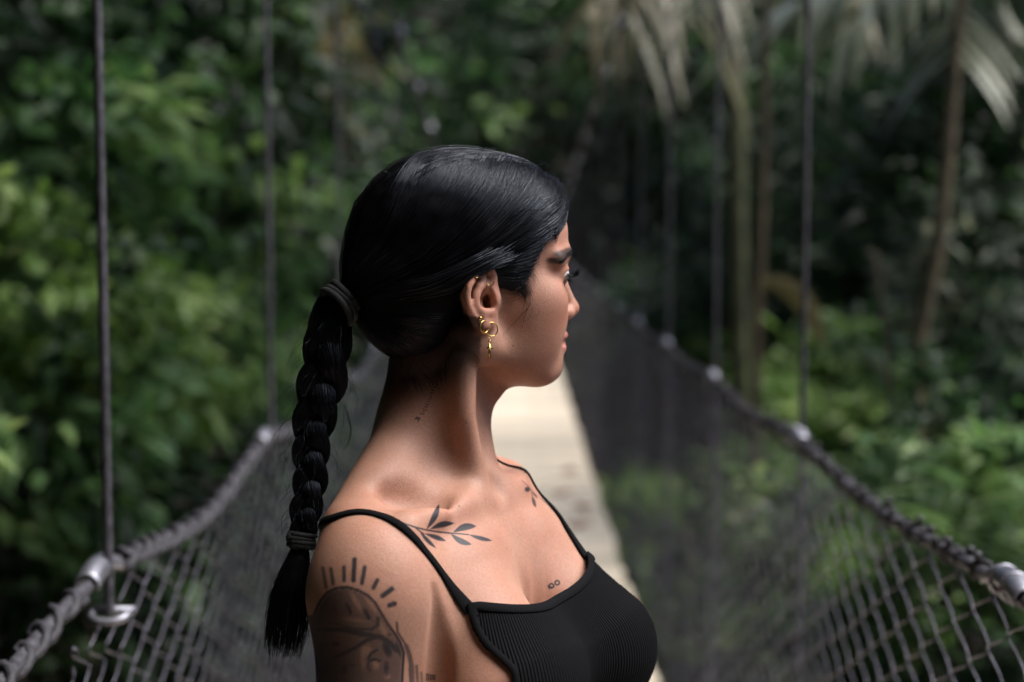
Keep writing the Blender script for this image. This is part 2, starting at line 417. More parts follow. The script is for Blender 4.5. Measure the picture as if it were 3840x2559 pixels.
# --- two slender trunks among the undergrowth
def bare_trunk(pts, y, r, m, label, crown=None, cs=1.0):
    w = np.array([(px_x(c, yy), yy, EYE + px_z(rw, yy)) for c, rw, yy in pts])
    b = w[-1].copy(); g0 = float(ground_z(b[0], b[1]))
    w = np.vstack([w, [b[0] + (b[0] - w[-2][0]) * .3, b[1], g0 - .3]])[::-1]
    e = empty('tree', (w[0][0], w[0][1], g0), label=label, cat='tree')
    P = spline(w, 30) - np.array([w[0][0], w[0][1], g0])
    g = Geo(); R = np.linspace(r * 1.15, r * .8, 30) * (1 + .08 * np.sin(np.arange(30) * 1.9)); g.tube(P, R, 10)
    g.obj('trunk', m, e)
    c = put(bpy.data.objects.new('crown', CROWN[crown or 'tree_a']), e)
    c.location = P[-1] + np.array([0, 0, .5 * cs]); c.scale = (cs,) * 3
    return e
bare_trunk([(2850, -2600, 7.2), (2858, 300, 7.2), (2856, 700, 7.2), (2845, 1100, 7.2), (2838, 1400, 7.2)], 7.2, .027, M_BARK_R, 'slender rust-brown trunk standing beyond the right handrail', 'tree_b', .8)
bare_trunk([(3760, -2800, 6.6), (3560, 300, 6.6), (3530, 800, 6.6), (3490, 1150, 6.6), (3440, 1700, 6.6)], 6.6, .033, M_BARK_R, 'leaning brown trunk on the far right, taller of the two', 'tree_a', .9)
# long bowed yellow-green leaf blade hanging across the hanger cable
def blade(name, pts, w, m, label, cat):
    P = spline(np.array(pts), 22); T = np.gradient(P, axis=0); T /= np.linalg.norm(T, axis=1, keepdims=True)
    S = np.cross(T, [0, 1, 0]); S /= np.linalg.norm(S, axis=1, keepdims=True); Nn = np.cross(S, T)
    ww = w * np.sin(np.linspace(.12, .97, 22) * math.pi) ** .7
    V = np.stack([P + S * ww[:, None] + Nn * ww[:, None] * .25, P, P - S * ww[:, None] + Nn * ww[:, None] * .25], 1).reshape(-1, 3)
    i = np.arange(22 * 3).reshape(22, 3)
    F = np.concatenate([np.stack([i[:-1, k], i[1:, k], i[1:, k + 1], i[:-1, k + 1]], -1) for k in (0, 1)])
    return mesh_obj(name, V, F, m, attrs={'tone': np.full(len(V), .9)}, label=label, cat=cat)
q = lambda c, r, y: np.array([px_x(c, y), y, EYE + px_z(r, y)])
blade('leaf_blade', [q(2860, 1050, 7.0), q(2960, 1080, 7.0), q(3040, 1170, 7.0), q(3085, 1300, 7.0)], .05, M_LEAF['dry'], 'long arching yellowish leaf blade crossing the right hanger cable', 'single_leaf')
# broad lime leaves poking in at the left edge
def big_leaf(c, r, y, L, lab):
    C = np.array([q(c, r, y)] * 3) + rf_.normal(0, .02, (3, 3))
    V, F = leaves(C, np.array([[.5, -.2, -.3], [.35, -.3, -.8], [.45, -.1, .25]]), np.array([L, L * .9, L * .8]), np.array([L * .5] * 3), .15)
    g = Geo(); g.add(V, F)
    g.tube(spline([q(c, r, y), q(c - 120, r + 60, y), q(c - 240, r + 160, y)], 8), .006, 5)
    g.obj('leaf_spray', M_LEAF['lime'], None, False, {'tone': np.full(g.n, .95)}, label=lab, cat='leaf')
big_leaf(-40, 1640, 3.0, .10, 'lime leaf spray low on the left picture edge')
big_leaf(-40, 640, 4.2, .14, 'lime leaf spray high on the left picture edge')

# --- palms
M_FROND = {'pale': leaf_material('frond_pale', [(0, (.10, .12, .08)), (.5, (.19, .21, .14)), (1, (.38, .39, .29))], .3, .3),
           'olive': leaf_material('frond_olive', [(0, (.06, .062, .035)), (.5, (.13, .125, .07)), (1, (.27, .22, .14))], .35, .35),
           'green': leaf_material('frond_green', [(0, (.045, .085, .035)), (.5, (.085, .14, .055)), (1, (.16, .22, .10))], .4, .3)}
def frond(parent, base, mid, tip, n, leaf, wid, m, droop=.8, seed=0):
    q = np.random.default_rng(seed)
    P = spline([base, mid, tip], 40)
    T = np.gradient(P, axis=0); T /= np.linalg.norm(T, axis=1, keepdims=True)
    g = Geo(); g.tube(P, np.linspace(.016, .004, 40), 6)
    tones = [np.full(g.n, .6)]
    for i in range(n):
        t = .12 + .88 * i / n; j = min(int(t * 39), 38)
        for s in (-1, 1):
            S = np.cross(T[j], [0, 0, 1.0]); S /= np.linalg.norm(S) + 1e-9
            L = leaf * (math.sin(min(1, .25 + t * .9) * math.pi * .62) + .1) * q.uniform(.85, 1.1)
            d = S * s * .85 + T[j] * (.45 + .5 * t) + q.normal(0, .06, 3)
            d /= np.linalg.norm(d)
            tt_ = np.linspace(0, 1, 6)[:, None]
            path = P[j] + d * L * tt_ + np.array([0, 0, -1.0]) * L * droop * tt_ ** 2
            W2 = wid * np.array([.5, 1, 1, .85, .5, .05])[:, None]
            sd = np.cross(np.gradient(path, axis=0), [0, 0, 1.0]) + q.normal(0, .01, 3); sd /= np.linalg.norm(sd, axis=1, keepdims=True) + 1e-9
            V = np.stack([path + sd * W2, path - sd * W2], 1).reshape(-1, 3)
            k = np.arange(5)[:, None] * 2
            g.add(V, k + np.array([0, 1, 3, 2])); tones.append(np.full(12, np.clip(q.normal(.5, .22), 0, 1)))
    g.obj('frond', m, parent, False, {'tone': np.concatenate(tones)})
def palm(x, y, top, label, fr, m, trunk_r=.07, droop=.8):
    g0 = float(ground_z(x, y))
    e = empty('palm_tree', (x, y, g0), label=label, cat='palm')
    g = Geo(); h = EYE + top - g0
    zz = np.linspace(-.3, h, 40)
    g.tube(np.stack([.05 * np.sin(zz * .6), .04 * np.cos(zz * .5), zz], 1), trunk_r * (1 + .06 * np.sin(zz * 40)), 10)
    g.obj('trunk', M_BARK_G, e)
    o = np.array([x, y, g0])
    b = np.array([0, 0, h])
    for i, (mid, tip, n, L, w) in enumerate(fr):
        frond(e, b, np.asarray(mid) - o, np.asarray(tip) - o, n, L, w, m, droop, i)
    return e
# centre palm: bronze drooping fronds above the handrail's vanishing point
palm(1.75, 11.0, 2.6, 'palm with olive drooping fronds above and right of her head', [
    (q(2400, -150, 10.6), q(2170, 80, 10.2), 9, .60, .046), (q(2450, -170, 10.0), q(2330, 150, 9.6), 9, .58, .046), (q(2600, -170, 10.4), q(2560, 120, 10.0), 9, .64, .046),
    (q(3000, -300, 11.4), q(3200, -60, 11.4), 8, .6, .04), (q(2700, -500, 12), q(2700, -200, 13), 9, .7, .04)], M_FROND['olive'])
palm(3.6, 8.4, 2.3, 'palm with pale silvery fronds hanging into the upper right corner', [
    (q(3640, -160, 8.2), q(3560, 250, 7.6), 20, .45, .036), (q(3450, -120, 7.6), q(3120, 140, 7.4), 20, .52, .036), (q(3300, -120, 7.8), q(2820, 90, 7.6), 20, .52, .036), (q(3950, -150, 8.2), q(3800, 180, 7.8), 18, .42, .030), (q(3300, -280, 8.6), q(2650, -60, 8.4), 20, .5, .030),
    (q(4500, -300, 8.6), q(4700, 100, 8.6), 14, .8, .034), (q(3900, -500, 9), q(3600, -300, 10), 14, .8, .034)], M_FROND['pale'], .07, .45)
palm(1.95, 4.9, -1.5, 'low palm with pale green fronds beside the right handrail corner', [
    (q(3620, 2120, 4.6), q(3660, 1790, 4.3), 18, .42, .022), (q(3900, 2100, 4.6), q(4100, 2000, 4.4), 16, .42, .022), (q(3560, 2000, 5.0), q(3380, 1950, 5.3), 16, .4, .022)], M_FROND['green'], .05, .3)
# ------------------------------------------------------------------ the suspension footbridge
M_WIRE = simple_mat('weathered_wire', (.125, .118, .148), .40, .6, noise=.4, scale=60, bump=.3)
M_ROPE = simple_mat('grey_steel_rope', (.068, .064, .076), .6, .35, noise=.5, scale=70, bump=.5)
M_LASH = simple_mat('tarred_lashing', (.032, .030, .038), .7, noise=.5, scale=60, bump=.6)
M_STEEL = simple_mat('galvanised_steel', (.27, .27, .31), .48, .85, noise=.2, scale=40, bump=.2)
def plank_mat():
    m, nt, b = mat('pale_deck_board')
    L = nt.links.new
    tc = nt.nodes.new('ShaderNodeTexCoord'); mp = nt.nodes.new('ShaderNodeMapping'); mp.inputs['Scale'].default_value = (2.0, 22, 22)
    L(tc.outputs['Object'], mp.inputs[0])
    n = N(nt, 'ShaderNodeTexNoise', Scale=3.0, Detail=6.0, Roughness=.65); L(mp.outputs[0], n.inputs['Vector'])
    oi = nt.nodes.new('ShaderNodeObjectInfo')
    r = ramp(nt, n.outputs[0], [(.25, (.62, .525, .405)), (.75, (.84, .735, .585))])
    hs = N(nt, 'ShaderNodeHueSaturation'); L(r.outputs[0], hs.inputs['Color'])
    mr = N(nt, 'ShaderNodeMapRange'); L(oi.outputs['Random'], mr.inputs[0]); mr.inputs[3].default_value = .78; mr.inputs[4].default_value = 1.1; L(mr.outputs[0], hs.inputs['Value'])
    L(hs.outputs[0], b.inputs['Base Color']); b.inputs['Roughness'].default_value = .8
    bp = N(nt, 'ShaderNodeBump', Strength=.4, Distance=.003); L(n.outputs[0], bp.inputs['Height']); L(bp.outputs[0], b.inputs['Normal'])
    return m
M_PLANK = plank_mat()
XR, XL = .60, -.55
ZR, ZL = -.42, -.445
Y0, Y1 = -1.6, 23.0
def camber(y): return .0008 * (np.asarray(y, float) - 1.0) ** 2 * (np.asarray(y) > 1)
def rail(s, y):
    y = np.asarray(y, float)
    sag = (.020 if s > 0 else .046) * np.sin((y - (1.69 if s > 0 else 1.87)) / 1.28 * math.pi) ** 2
    return np.stack([np.full_like(y, XR if s > 0 else XL), y, EYE + (ZR if s > 0 else ZL) + camber(y) - sag], -1)
def main_z(s, y):
    y = np.asarray(y, float)
    return np.where(s > 0, 2.02 - .100 * y, 1.76 - .108 * y) + .0012 * np.clip(y - 6, 0, None) ** 2 + EYE
def rope(P, r, lobes=3, pitch=.05, sides=12, depth=.16):
    """laid rope: cross-section of 'lobes' strands turning along the path"""
    P = np.asarray(P, float); K = len(P)
    T = np.gradient(P, axis=0); T /= np.linalg.norm(T, axis=1, keepdims=True)
    ref = np.array([0, 0, 1.0]) if abs(T[0][2]) < .8 else np.array([1.0, 0, 0])
    A = np.cross(T, ref); A /= np.linalg.norm(A, axis=1, keepdims=True); B = np.cross(T, A)
    s = np.concatenate([[0], np.cumsum(np.linalg.norm(np.diff(P, axis=0), axis=1))])
    th = np.arange(sides) * 2 * math.pi / sides
    tw = s[:, None] / pitch * 2 * math.pi
    R = r * (1 - depth + depth * np.abs(np.cos((th[None] * lobes - tw * 1.0) / 2)) * 1.6)
    V = P[:, None] + R[:, :, None] * (np.cos(th)[None, :, None] * A[:, None] + np.sin(th)[None, :, None] * B[:, None])
    i = np.arange(K * sides).reshape(K, sides); j = np.roll(i, -1, 1)
    return V.reshape(-1, 3), np.stack([i[:-1], j[:-1], j[1:], i[1:]], -1).reshape(-1, 4)
bridge = empty('suspension_footbridge', (0, 0, 0), label='narrow suspension footbridge with pale deck, wire netting sides and vertical hanger cables', cat='footbridge')
# deck with its boards
deck_y = np.linspace(Y0, Y1, 60)
g = Geo()
for x in (-.44, 0.0, .44):
    P = np.stack([np.full(60, x), deck_y, camber(deck_y) - .085], -1)
    g.tube(P, .035, 6)
deck = g.obj('deck', M_ROPE, bridge)
pitch = .145
pm = Geo(); pm.box((0, 0, 0), (.525, pitch / 2 - .003, .02))
pme = mesh_arrays('plank', np.vstack(pm.V), [np.vstack(f) for f in pm.F.values()], False); pme.materials.append(M_PLANK)
rb = np.random.default_rng(8)
for i in range(int((Y1 - Y0) / pitch)):
    y = Y0 + (i + .5) * pitch
    o = put(bpy.data.objects.new('plank', pme), deck)
    o.location = (rb.normal(0, .006), y, float(camber(y)) - .022 + rb.normal(0, .0015)); o.rotation_euler = (math.atan(.0016 * max(y - 1, 0)), rb.normal(0, .003), rb.normal(0, .004))
# reddish fallen leaves on the deck
M_DEAD = simple_mat('dead_leaf', (.34, .11, .055), .7, noise=.3, scale=40)
for lx, ly, a in ((.36, 7.6, .4), (.41, 8.1, 2.1), (.30, 8.5, 4.0), (.38, 9.3, 1.2)):
    t = np.linspace(0, 1, 9)
    w = .042 * np.sin(t * math.pi) ** .8; L = .15
    ca, sa = math.cos(a), math.sin(a)
    Vl = []
    for k, ww in zip(t, w):
        for q_, h in ((-1, .012), (0, .004), (1, .012)):
            x_, y_ = (k - .5) * L, q_ * ww
            Vl.append((lx + ca * x_ - sa * y_, ly + sa * x_ + ca * y_, float(camber(ly)) + .004 + h * (.4 + abs(k - .5))))
    i_ = np.arange(27).reshape(9, 3)
    Fl = np.concatenate([np.stack([i_[:-1, c_], i_[1:, c_], i_[1:, c_ + 1], i_[:-1, c_ + 1]], -1) for c_ in (0, 1)])
    mesh_obj('fallen_leaf', np.array(Vl), Fl, M_DEAD, label='reddish dry fallen leaf lying on the pale deck by the right netting', cat='leaf', group='fallen leaves on the deck')
HANG = {1: [1.69 + 1.28 * k for k in range(-2, 16)], -1: [1.87 + 1.28 * k for k in range(-2, 16)]}
for s in (1, -1):
    ys = np.concatenate([np.arange(Y0, 5.0, .012), np.arange(5.0, Y1, .06)])
    P = rail(s, ys)
    g = Geo(); g.add(*rope(P, .0090, 6, .07, 18, .14))
    hand = g.obj('handrail_cable', M_ROPE, bridge)
    # lashing that ties the netting to the cable: separate wound lengths between the hangers
    hs = HANG[s]
    for a, b in zip(hs[:-1], hs[1:]):
        if b < -.6 or a > 15: continue
        lo, hi = a + .085, b - .085
        turns = int((hi - lo) / (.056 if s < 0 else .058))
        n = turns * (14 if a < 5 else 8)
        t = np.linspace(0, 1, n)
        yy = lo + (hi - lo) * t
        ph_ = t * turns * 2 * math.pi
        c = rail(s, yy)
        ph_ = ph_ + .9 * np.sin(ph_ * .31 + a) + .5 * np.sin(ph_ * .77 + 2 * a)
        rad = (.0122 if s < 0 else .0105) + .0020 * np.sin(ph_ * .37 + a) + .0010 * np.sin(ph_ * 1.63)
        Pq = c + np.stack([np.cos(ph_) * rad, .010 * np.sin(ph_), np.sin(ph_) * rad], -1)
        g = Geo()
        if s < 0:
            g.add(*rope(Pq, .0056, 3, .025, 9, .18))
        else:
            g.tube(Pq, .0038, 7)
            for k in range(turns):       # knots of the tie wire
                kk = int((k + .3) / turns * n); 
                if rb.random() < .8: g.ball(Pq[kk] + np.array([.002, 0, .009]), (.0062, .008, .0058), 7, 5)
        g.obj('lashing', M_LASH, hand)
    # main cable
    ym = np.linspace(-2, 22, 140)
    P = np.stack([np.full(140, (XR if s > 0 else XL)), ym, np.maximum(main_z(s, ym), rail(s, ym)[:, 2] + .12)], -1)
    g = Geo(); g.add(*rope(P, .014, 6, .12, 12, .14)); mainc = g.obj('main_cable', M_ROPE, bridge)
    # hangers
    for k, y in enumerate(hs):
        x = XR if s > 0 else XL
        top = max(float(main_z(s, y)), float(rail(s, np.array([y]))[0, 2]) + .12)
        rz = float(rail(s, np.array([y]))[0, 2])
        if y < -.7: continue
        n = 260 if y < 4 else 30
        lean = .010 * (rb.random() - .5)
        if s < 0:
            zz = np.linspace(rz - .052, top, n); P = np.stack([x + .012 + lean * (zz - rz) / 2, y + 0 * zz, zz], -1)
        else:
            zz = np.linspace(.0 + float(camber(y)), top, n); P = np.stack([x + (.034 if k == 2 else .010) + lean * (zz - rz) / 2, y + 0 * zz, zz], -1)
        g = Geo(); g.add(*rope(P, .0062, 6, .05, 12 if y < 4 else 7, .12))
        hg = g.obj('hanger_cable', M_ROPE, bridge)
        # clamp on the main cable
        g = Geo(); g.box((x, y, top), (.028, .055, .028)); g.tube([(x, y - .02, top - .03), (x, y - .02, top + .045)], .007, 8); g.tube([(x, y + .02, top - .03), (x, y + .02, top + .045)], .007, 8)
        g.obj('cable_clamp', M_STEEL, hg)
        # saddle sleeve on the handrail
        g = Geo()
        ya = np.linspace(y - .058, y + .058, 16); c = rail(s, ya); 
        c[:, 2] += .012 * (1 - ((ya - y) / .058) ** 2)
        th = np.linspace(math.radians(-20), math.radians(200), 13)
        T_ = np.array([0, 1, 0])
        Vs = []
        for rr_ in (.0165, .0140):
            Vs.append(c[:, None] + rr_ * (np.cos(th)[None, :, None] * np.array([1, 0, 0]) + np.sin(th)[None, :, None] * np.array([0, 0, 1.0])))
        i = np.arange(16 * 13).reshape(16, 13)
        Fq = np.stack([i[:-1, :-1], i[1:, :-1], i[1:, 1:], i[:-1, 1:]], -1).reshape(-1, 4)
        m0 = 16 * 13
        rim = []
        for a_, b_ in ((i[0], 1), (i[-1], -1), (i[:, 0], -1), (i[:, -1], 1)):
            q4 = np.stack([a_[:-1], a_[1:], a_[1:] + m0, a_[:-1] + m0], -1); rim.append(q4 if b_ > 0 else q4[:, ::-1])
        g.add(np.concatenate([v.reshape(-1, 3) for v in Vs]), np.concatenate([Fq, Fq[:, ::-1] + m0] + rim))
        if s > 0:
            for dy in (-.02, .02):
                ring = np.linspace(0, 2 * math.pi, 24)
                g.tube(np.stack([x + .0175 * np.cos(ring), y + dy + 0 * ring, rz + .008 + .0175 * np.sin(ring)], -1), .0034, 7, False)
        g.obj('saddle', M_STEEL, hg)
        if s < 0 and y < 2.5:
            # shackle and ferrule at the foot of the hanger
            g = Geo(); ring = np.linspace(-.3, math.pi + .3, 22)
            c0 = np.array([x + .012, y, rz - .050])
            g.tube(c0 + np.stack([.024 * np.cos(ring) + .002, -.010 - .016 * np.sin(ring), -.006 * np.sin(ring)], -1), .0055, 9)
            g.tube([c0 + (-.030, .012, 0), c0 + (.030, .012, 0)], .006, 9)
            g.obj('shackle', M_STEEL, hg)
    # netting: interlocked zigzag wires, the nearest ones each a part
    net = empty('netting', (0, 0, 0), parent=bridge)
    sp = .068
    n_w = int((15.0 - .9) / sp)
    far = Geo()
    xd = .535 if s > 0 else -.535
    wires = []
    for i in range(n_w):
        y = .9 + i * sp
        rt = rail(s, np.array([y]))[0]
        gap = .020
        if s < 0: gap += .34 * max(0, 1.98 - y) ** 1.2
        H_ = rt[2] - gap - float(camber(y))
        hp_ = .035
        nn = int(H_ / hp_)
        detail = 5 if y < 4.5 else (3 if y < 8 else 2)
        t = np.arange(nn * detail + 1) / detail                        # in half pitches
        ph_ = t + (i % 2)
        tri = np.abs((ph_ % 2) - 1) * 2 - 1                             # zigzag -1..1
        tri = np.sin(tri * math.pi / 2) * .35 + tri * .65 if detail > 2 else tri
        hz = rt[2] - gap - t * hp_
        fr = (rt[2] - hz) / (rt[2] - float(camber(y)))
        wob = .004 * math.sin(i * 1.3) + rb.normal(0, .0012)
        P = np.stack([rt[0] + (xd - rt[0]) * fr + .0030 * np.sin(ph_ * math.pi) + .012 * np.sin(fr * math.pi) * math.copysign(1, s) * .3, y + wob + tri * sp * .53, hz], -1)
        # bent end: a small open loop
        if detail == 5:
            e0 = P[0]; d0 = 1 if tri[0] > 0 else -1
            hook = np.array([e0 + (.002, -d0 * .013, -.012), e0 + (.003, -d0 * .012, .002), e0 + (.001, -d0 * .006, .008)])
            P = np.vstack([hook, P])
        r = .0014
        if i < 150:
            g = Geo(); g.tube(P, r, 6 if detail == 5 else 4, False); g.obj('wire', M_WIRE, net)
        else:
            far.tube(P, r, 3, False)
    far.obj('far_wires', M_WIRE, net, kind='stuff')
# ------------------------------------------------------------------ implicit-surface modelling
class Field:
    def __init__(s, xs, ys, zs):
        s.xs, s.ys, s.zs = (np.asarray(a, np.float32) for a in (xs, ys, zs))
        s.f = np.full((len(xs), len(ys), len(zs)), 0.2, np.float32)
    def block(s, lo, hi):
        sl = tuple(slice(max(int(np.searchsorted(a, l)) - 1, 0), int(np.searchsorted(a, h)) + 1) for a, l, h in zip((s.xs, s.ys, s.zs), lo, hi))
        return sl, s.xs[sl[0]][:, None, None], s.ys[sl[1]][None, :, None], s.zs[sl[2]][None, None, :]
    def op(s, lo, hi, fn, k=0.0, mode='add'):
        m = abs(k) + 0.006
        sl, X, Y, Z = s.block(np.asarray(lo) - m, np.asarray(hi) + m)
        a = s.f[sl]
        if a.size == 0: return
        b = fn(X, Y, Z)
        if mode == 'cut': b = -b
        h = np.clip(k - np.abs(a - b), 0, None) / max(k, 1e-6)
        s.f[sl] = (np.maximum(a, b) + h * h * k * 0.25) if mode == 'cut' else (np.minimum(a, b) - h * h * k * 0.25)
    def ell(s, c, r, M=None, k=0.01, mode='add'):
        """ellipsoid, M columns = its axes"""
        c = np.asarray(c, float); r = np.asarray(r, float)
        M = np.eye(3) if M is None else np.asarray(M)
        ext = np.sqrt(((M * r) ** 2).sum(axis=1))
        def fn(X, Y, Z):
            x, y, z = X - c[0], Y - c[1], Z - c[2]
            q0 = q1 = 0.0
            for i in range(3):
                p = x * M[0, i] + y * M[1, i] + z * M[2, i]
                q0 = q0 + (p / r[i]) ** 2
                q1 = q1 + (p / r[i] ** 2) ** 2
            q0 = np.sqrt(q0)
            return (q0 * (q0 - 1) / (np.sqrt(q1) + 1e-9)).astype(np.float32)
        s.op(c - ext, c + ext, fn, k, mode)
    def cone(s, a, b, ra, rb, k=0.01, mode='add'):
        a = np.asarray(a, float); b = np.asarray(b, float)
        d = b - a; L2 = float(d @ d) + 1e-12
        def fn(X, Y, Z):
            x, y, z = X - a[0], Y - a[1], Z - a[2]
            t = np.clip((x * d[0] + y * d[1] + z * d[2]) / L2, 0, 1)
            return (np.sqrt((x - t * d[0]) ** 2 + (y - t * d[1]) ** 2 + (z - t * d[2]) ** 2) - (ra + (rb - ra) * t)).astype(np.float32)
        rr = max(ra, rb)
        s.op(np.minimum(a, b) - rr, np.maximum(a, b) + rr, fn, k, mode)
    def chain(s, pts, rs, k=0.004, mode='add'):
        """one tube of varying radius through pts (joined first, then blended)"""
        pts = np.asarray(pts, float); rs = np.broadcast_to(np.asarray(rs, float), len(pts))
        def fn(X, Y, Z):
            out = None
            for a, b, ra, rb in zip(pts[:-1], pts[1:], rs[:-1], rs[1:]):
                d = b - a; L2 = float(d @ d) + 1e-12
                x, y, z = X - a[0], Y - a[1], Z - a[2]
                t = np.clip((x * d[0] + y * d[1] + z * d[2]) / L2, 0, 1)
                q = np.sqrt((x - t * d[0]) ** 2 + (y - t * d[1]) ** 2 + (z - t * d[2]) ** 2) - (ra + (rb - ra) * t)
                out = q if out is None else np.minimum(out, q)
            return out.astype(np.float32)
        s.op(pts.min(0) - rs.max(), pts.max(0) + rs.max(), fn, k, mode)
    def sample(s, P):
        P = np.asarray(P, np.float32)
        ix = []
        for a, c in zip((s.xs, s.ys, s.zs), P.T):
            i = np.clip(np.searchsorted(a, c) - 1, 0, len(a) - 2)
            t = np.clip((c - a[i]) / (a[i + 1] - a[i]), 0, 1)
            ix.append((i, t))
        (i, u), (j, v), (k, w) = ix
        f = s.f
        c0 = (f[i, j, k] * (1 - u) + f[i + 1, j, k] * u) * (1 - v) + (f[i, j + 1, k] * (1 - u) + f[i + 1, j + 1, k] * u) * v
        c1 = (f[i, j, k + 1] * (1 - u) + f[i + 1, j, k + 1] * u) * (1 - v) + (f[i, j + 1, k + 1] * (1 - u) + f[i + 1, j + 1, k + 1] * u) * v
        return c0 * (1 - w) + c1 * w
    def grad(s, P, e=0.0015):
        g = np.stack([s.sample(P + d) - s.sample(P - d) for d in np.eye(3, dtype=np.float32) * e], -1) / (2 * e)
        return g
    def project(s, P, off=0.0, it=6):
        P = np.asarray(P, np.float32).copy()
        for _ in range(it):
            g = s.grad(P)
            n2 = (g ** 2).sum(-1, keepdims=True) + 1e-6
            st = ((s.sample(P) - off)[:, None]) * g / n2
            l = np.linalg.norm(st, axis=1, keepdims=True)
            P -= st * np.minimum(1, 0.01 / (l + 1e-9))
        return P
    def normal(s, P):
        g = s.grad(P)
        return g / (np.linalg.norm(g, axis=-1, keepdims=True) + 1e-9)
    def hit(s, px, py, t0=1.0, t1=1.75):
        """first surface point along the view ray of each pixel (nan when missed)"""
        px = np.atleast_1d(np.asarray(px, float)); py = np.atleast_1d(np.asarray(py, float))
        D = np.stack([ray(a, b) for a, b in zip(px, py)])
        T = np.arange(t0, t1, 0.001)
        P = CAM + D[:, None, :] * T[None, :, None]
        v = s.sample(P.reshape(-1, 3)).reshape(len(px), -1)
        ins = v < 0
        k = ins.argmax(1)
        out = np.full((len(px), 3), np.nan)
        for i in range(len(px)):
            if ins[i].any() and k[i] > 0:
                a, b = v[i, k[i] - 1], v[i, k[i]]
                t = T[k[i] - 1] + (T[k[i]] - T[k[i] - 1]) * a / (a - b)
                out[i] = CAM + D[i] * t
        return out
    def mesh(s, smooth=2):
        f = s.f; xs, ys, zs = s.xs, s.ys, s.zs
        ins = f < 0
        n = np.zeros(tuple(a - 1 for a in f.shape), np.int8)
        for a in (0, 1):
            for b in (0, 1):
                for c in (0, 1):
                    n += ins[a:f.shape[0] - 1 + a, b:f.shape[1] - 1 + b, c:f.shape[2] - 1 + c]
        act = np.argwhere((n > 0) & (n < 8))
        del n
        vid = np.full(tuple(a - 1 for a in f.shape), -1, np.int32)
        vid[act[:, 0], act[:, 1], act[:, 2]] = np.arange(len(act))
        cor = np.array([[a, b, c] for a in (0, 1) for b in (0, 1) for c in (0, 1)])
        val = np.stack([f[act[:, 0] + c[0], act[:, 1] + c[1], act[:, 2] + c[2]] for c in cor], 1)
        pos = np.stack([np.stack([xs[act[:, 0] + c[0]], ys[act[:, 1] + c[1]], zs[act[:, 2] + c[2]]], -1) for c in cor], 1)
        acc = np.zeros((len(act), 3)); cnt = np.zeros(len(act))
        for i in range(8):
            for j in range(i + 1, 8):
                if np.abs(cor[i] - cor[j]).sum() != 1: continue
                a, b = val[:, i], val[:, j]
                m = (a < 0) != (b < 0)
                t = np.where(m, a / np.where(m, a - b, 1), 0)
                p = pos[:, i] + (pos[:, j] - pos[:, i]) * t[:, None]
                acc += p * m[:, None]; cnt += m
        V = acc / cnt[:, None]
        quads = []
        for ax in range(3):
            o = [i for i in range(3) if i != ax]
            lo = [slice(None)] * 3; hi = [slice(None)] * 3
            lo[ax] = slice(0, -1); hi[ax] = slice(1, None)
            a, b = ins[tuple(lo)], ins[tuple(hi)]
            e = np.argwhere(a != b)
            e = e[(e[:, o[0]] > 0) & (e[:, o[1]] > 0) & (e[:, o[0]] < f.shape[o[0]] - 1) & (e[:, o[1]] < f.shape[o[1]] - 1)]
            st = a[e[:, 0], e[:, 1], e[:, 2]]
            def cell(d0, d1):
                c = e.copy(); c[:, o[0]] -= d0; c[:, o[1]] -= d1
                return vid[c[:, 0], c[:, 1], c[:, 2]]
            q = np.stack([cell(1, 1), cell(0, 1), cell(0, 0), cell(1, 0)], 1)
            flip = st if ax != 1 else ~st
            q[~flip] = q[~flip][:, ::-1]
            quads.append(q)
        Q = np.vstack(quads)
        E = np.vstack([Q[:, [0, 1]], Q[:, [1, 2]], Q[:, [2, 3]], Q[:, [3, 0]]])
        for _ in range(smooth):
            deg = np.bincount(E.ravel(), minlength=len(V))
            A = np.stack([np.bincount(E[:, 0], V[E[:, 1], k], len(V)) + np.bincount(E[:, 1], V[E[:, 0], k], len(V)) for k in range(3)], 1)
            V = 0.5 * V + 0.5 * A / np.maximum(deg, 1)[:, None]
        return V, Q
def steps(*segs):
    """non-uniform axis: (start, end, spacing) pieces in order"""
    out = []
    for a, b, h in segs:
        n = max(int(round((b - a) / h)), 1)
        out.append(np.linspace(a, b, n, endpoint=False))
    return np.concatenate(out + [[segs[-1][1]]])
# ------------------------------------------------------------------ the person: frames
TH = math.radians(18)
HO = np.array([-0.0427, 1.368, EYE - 0.055])             # midpoint between the ears
HF = np.array([math.cos(TH), math.sin(TH), 0.0])          # where the face points
HR = np.array([math.sin(TH), -math.cos(TH), 0.0])         # towards her right ear (camera side)
HZ = np.array([0, 0, 1.0])
HM = np.stack([HF, HR, HZ], 1)
def hp(u, v, w):
    return HO + HF * u + HR * v + HZ * w
AL = math.radians(28)
TO = np.array([-0.078, 1.36, EYE])
TF = np.array([math.cos(AL), -math.sin(AL), 0.0])
TL = np.array([math.sin(AL), math.cos(AL), 0.0])
TM = np.stack([TF, TL, HZ], 1)
def tp(f, l, z):
    return TO + TF * f + TL * l + HZ * z
def side_pt(px, py, v0, k=0.0, u0=0.0):
    """head-local point seen at a pixel on the plane v = v0 + k (u0 - u)"""
    r = ray(px, py)
    # CAM + t r = HO + u HF + (v0 + k (u0-u)) HR + w HZ
    A = np.stack([r, -(HF - k * HR), -HZ], 1)
    t, u, w = np.linalg.solve(A, HO + HR * (v0 + k * u0) - CAM)
    return np.array([u, v0 + k * (u0 - u), w])

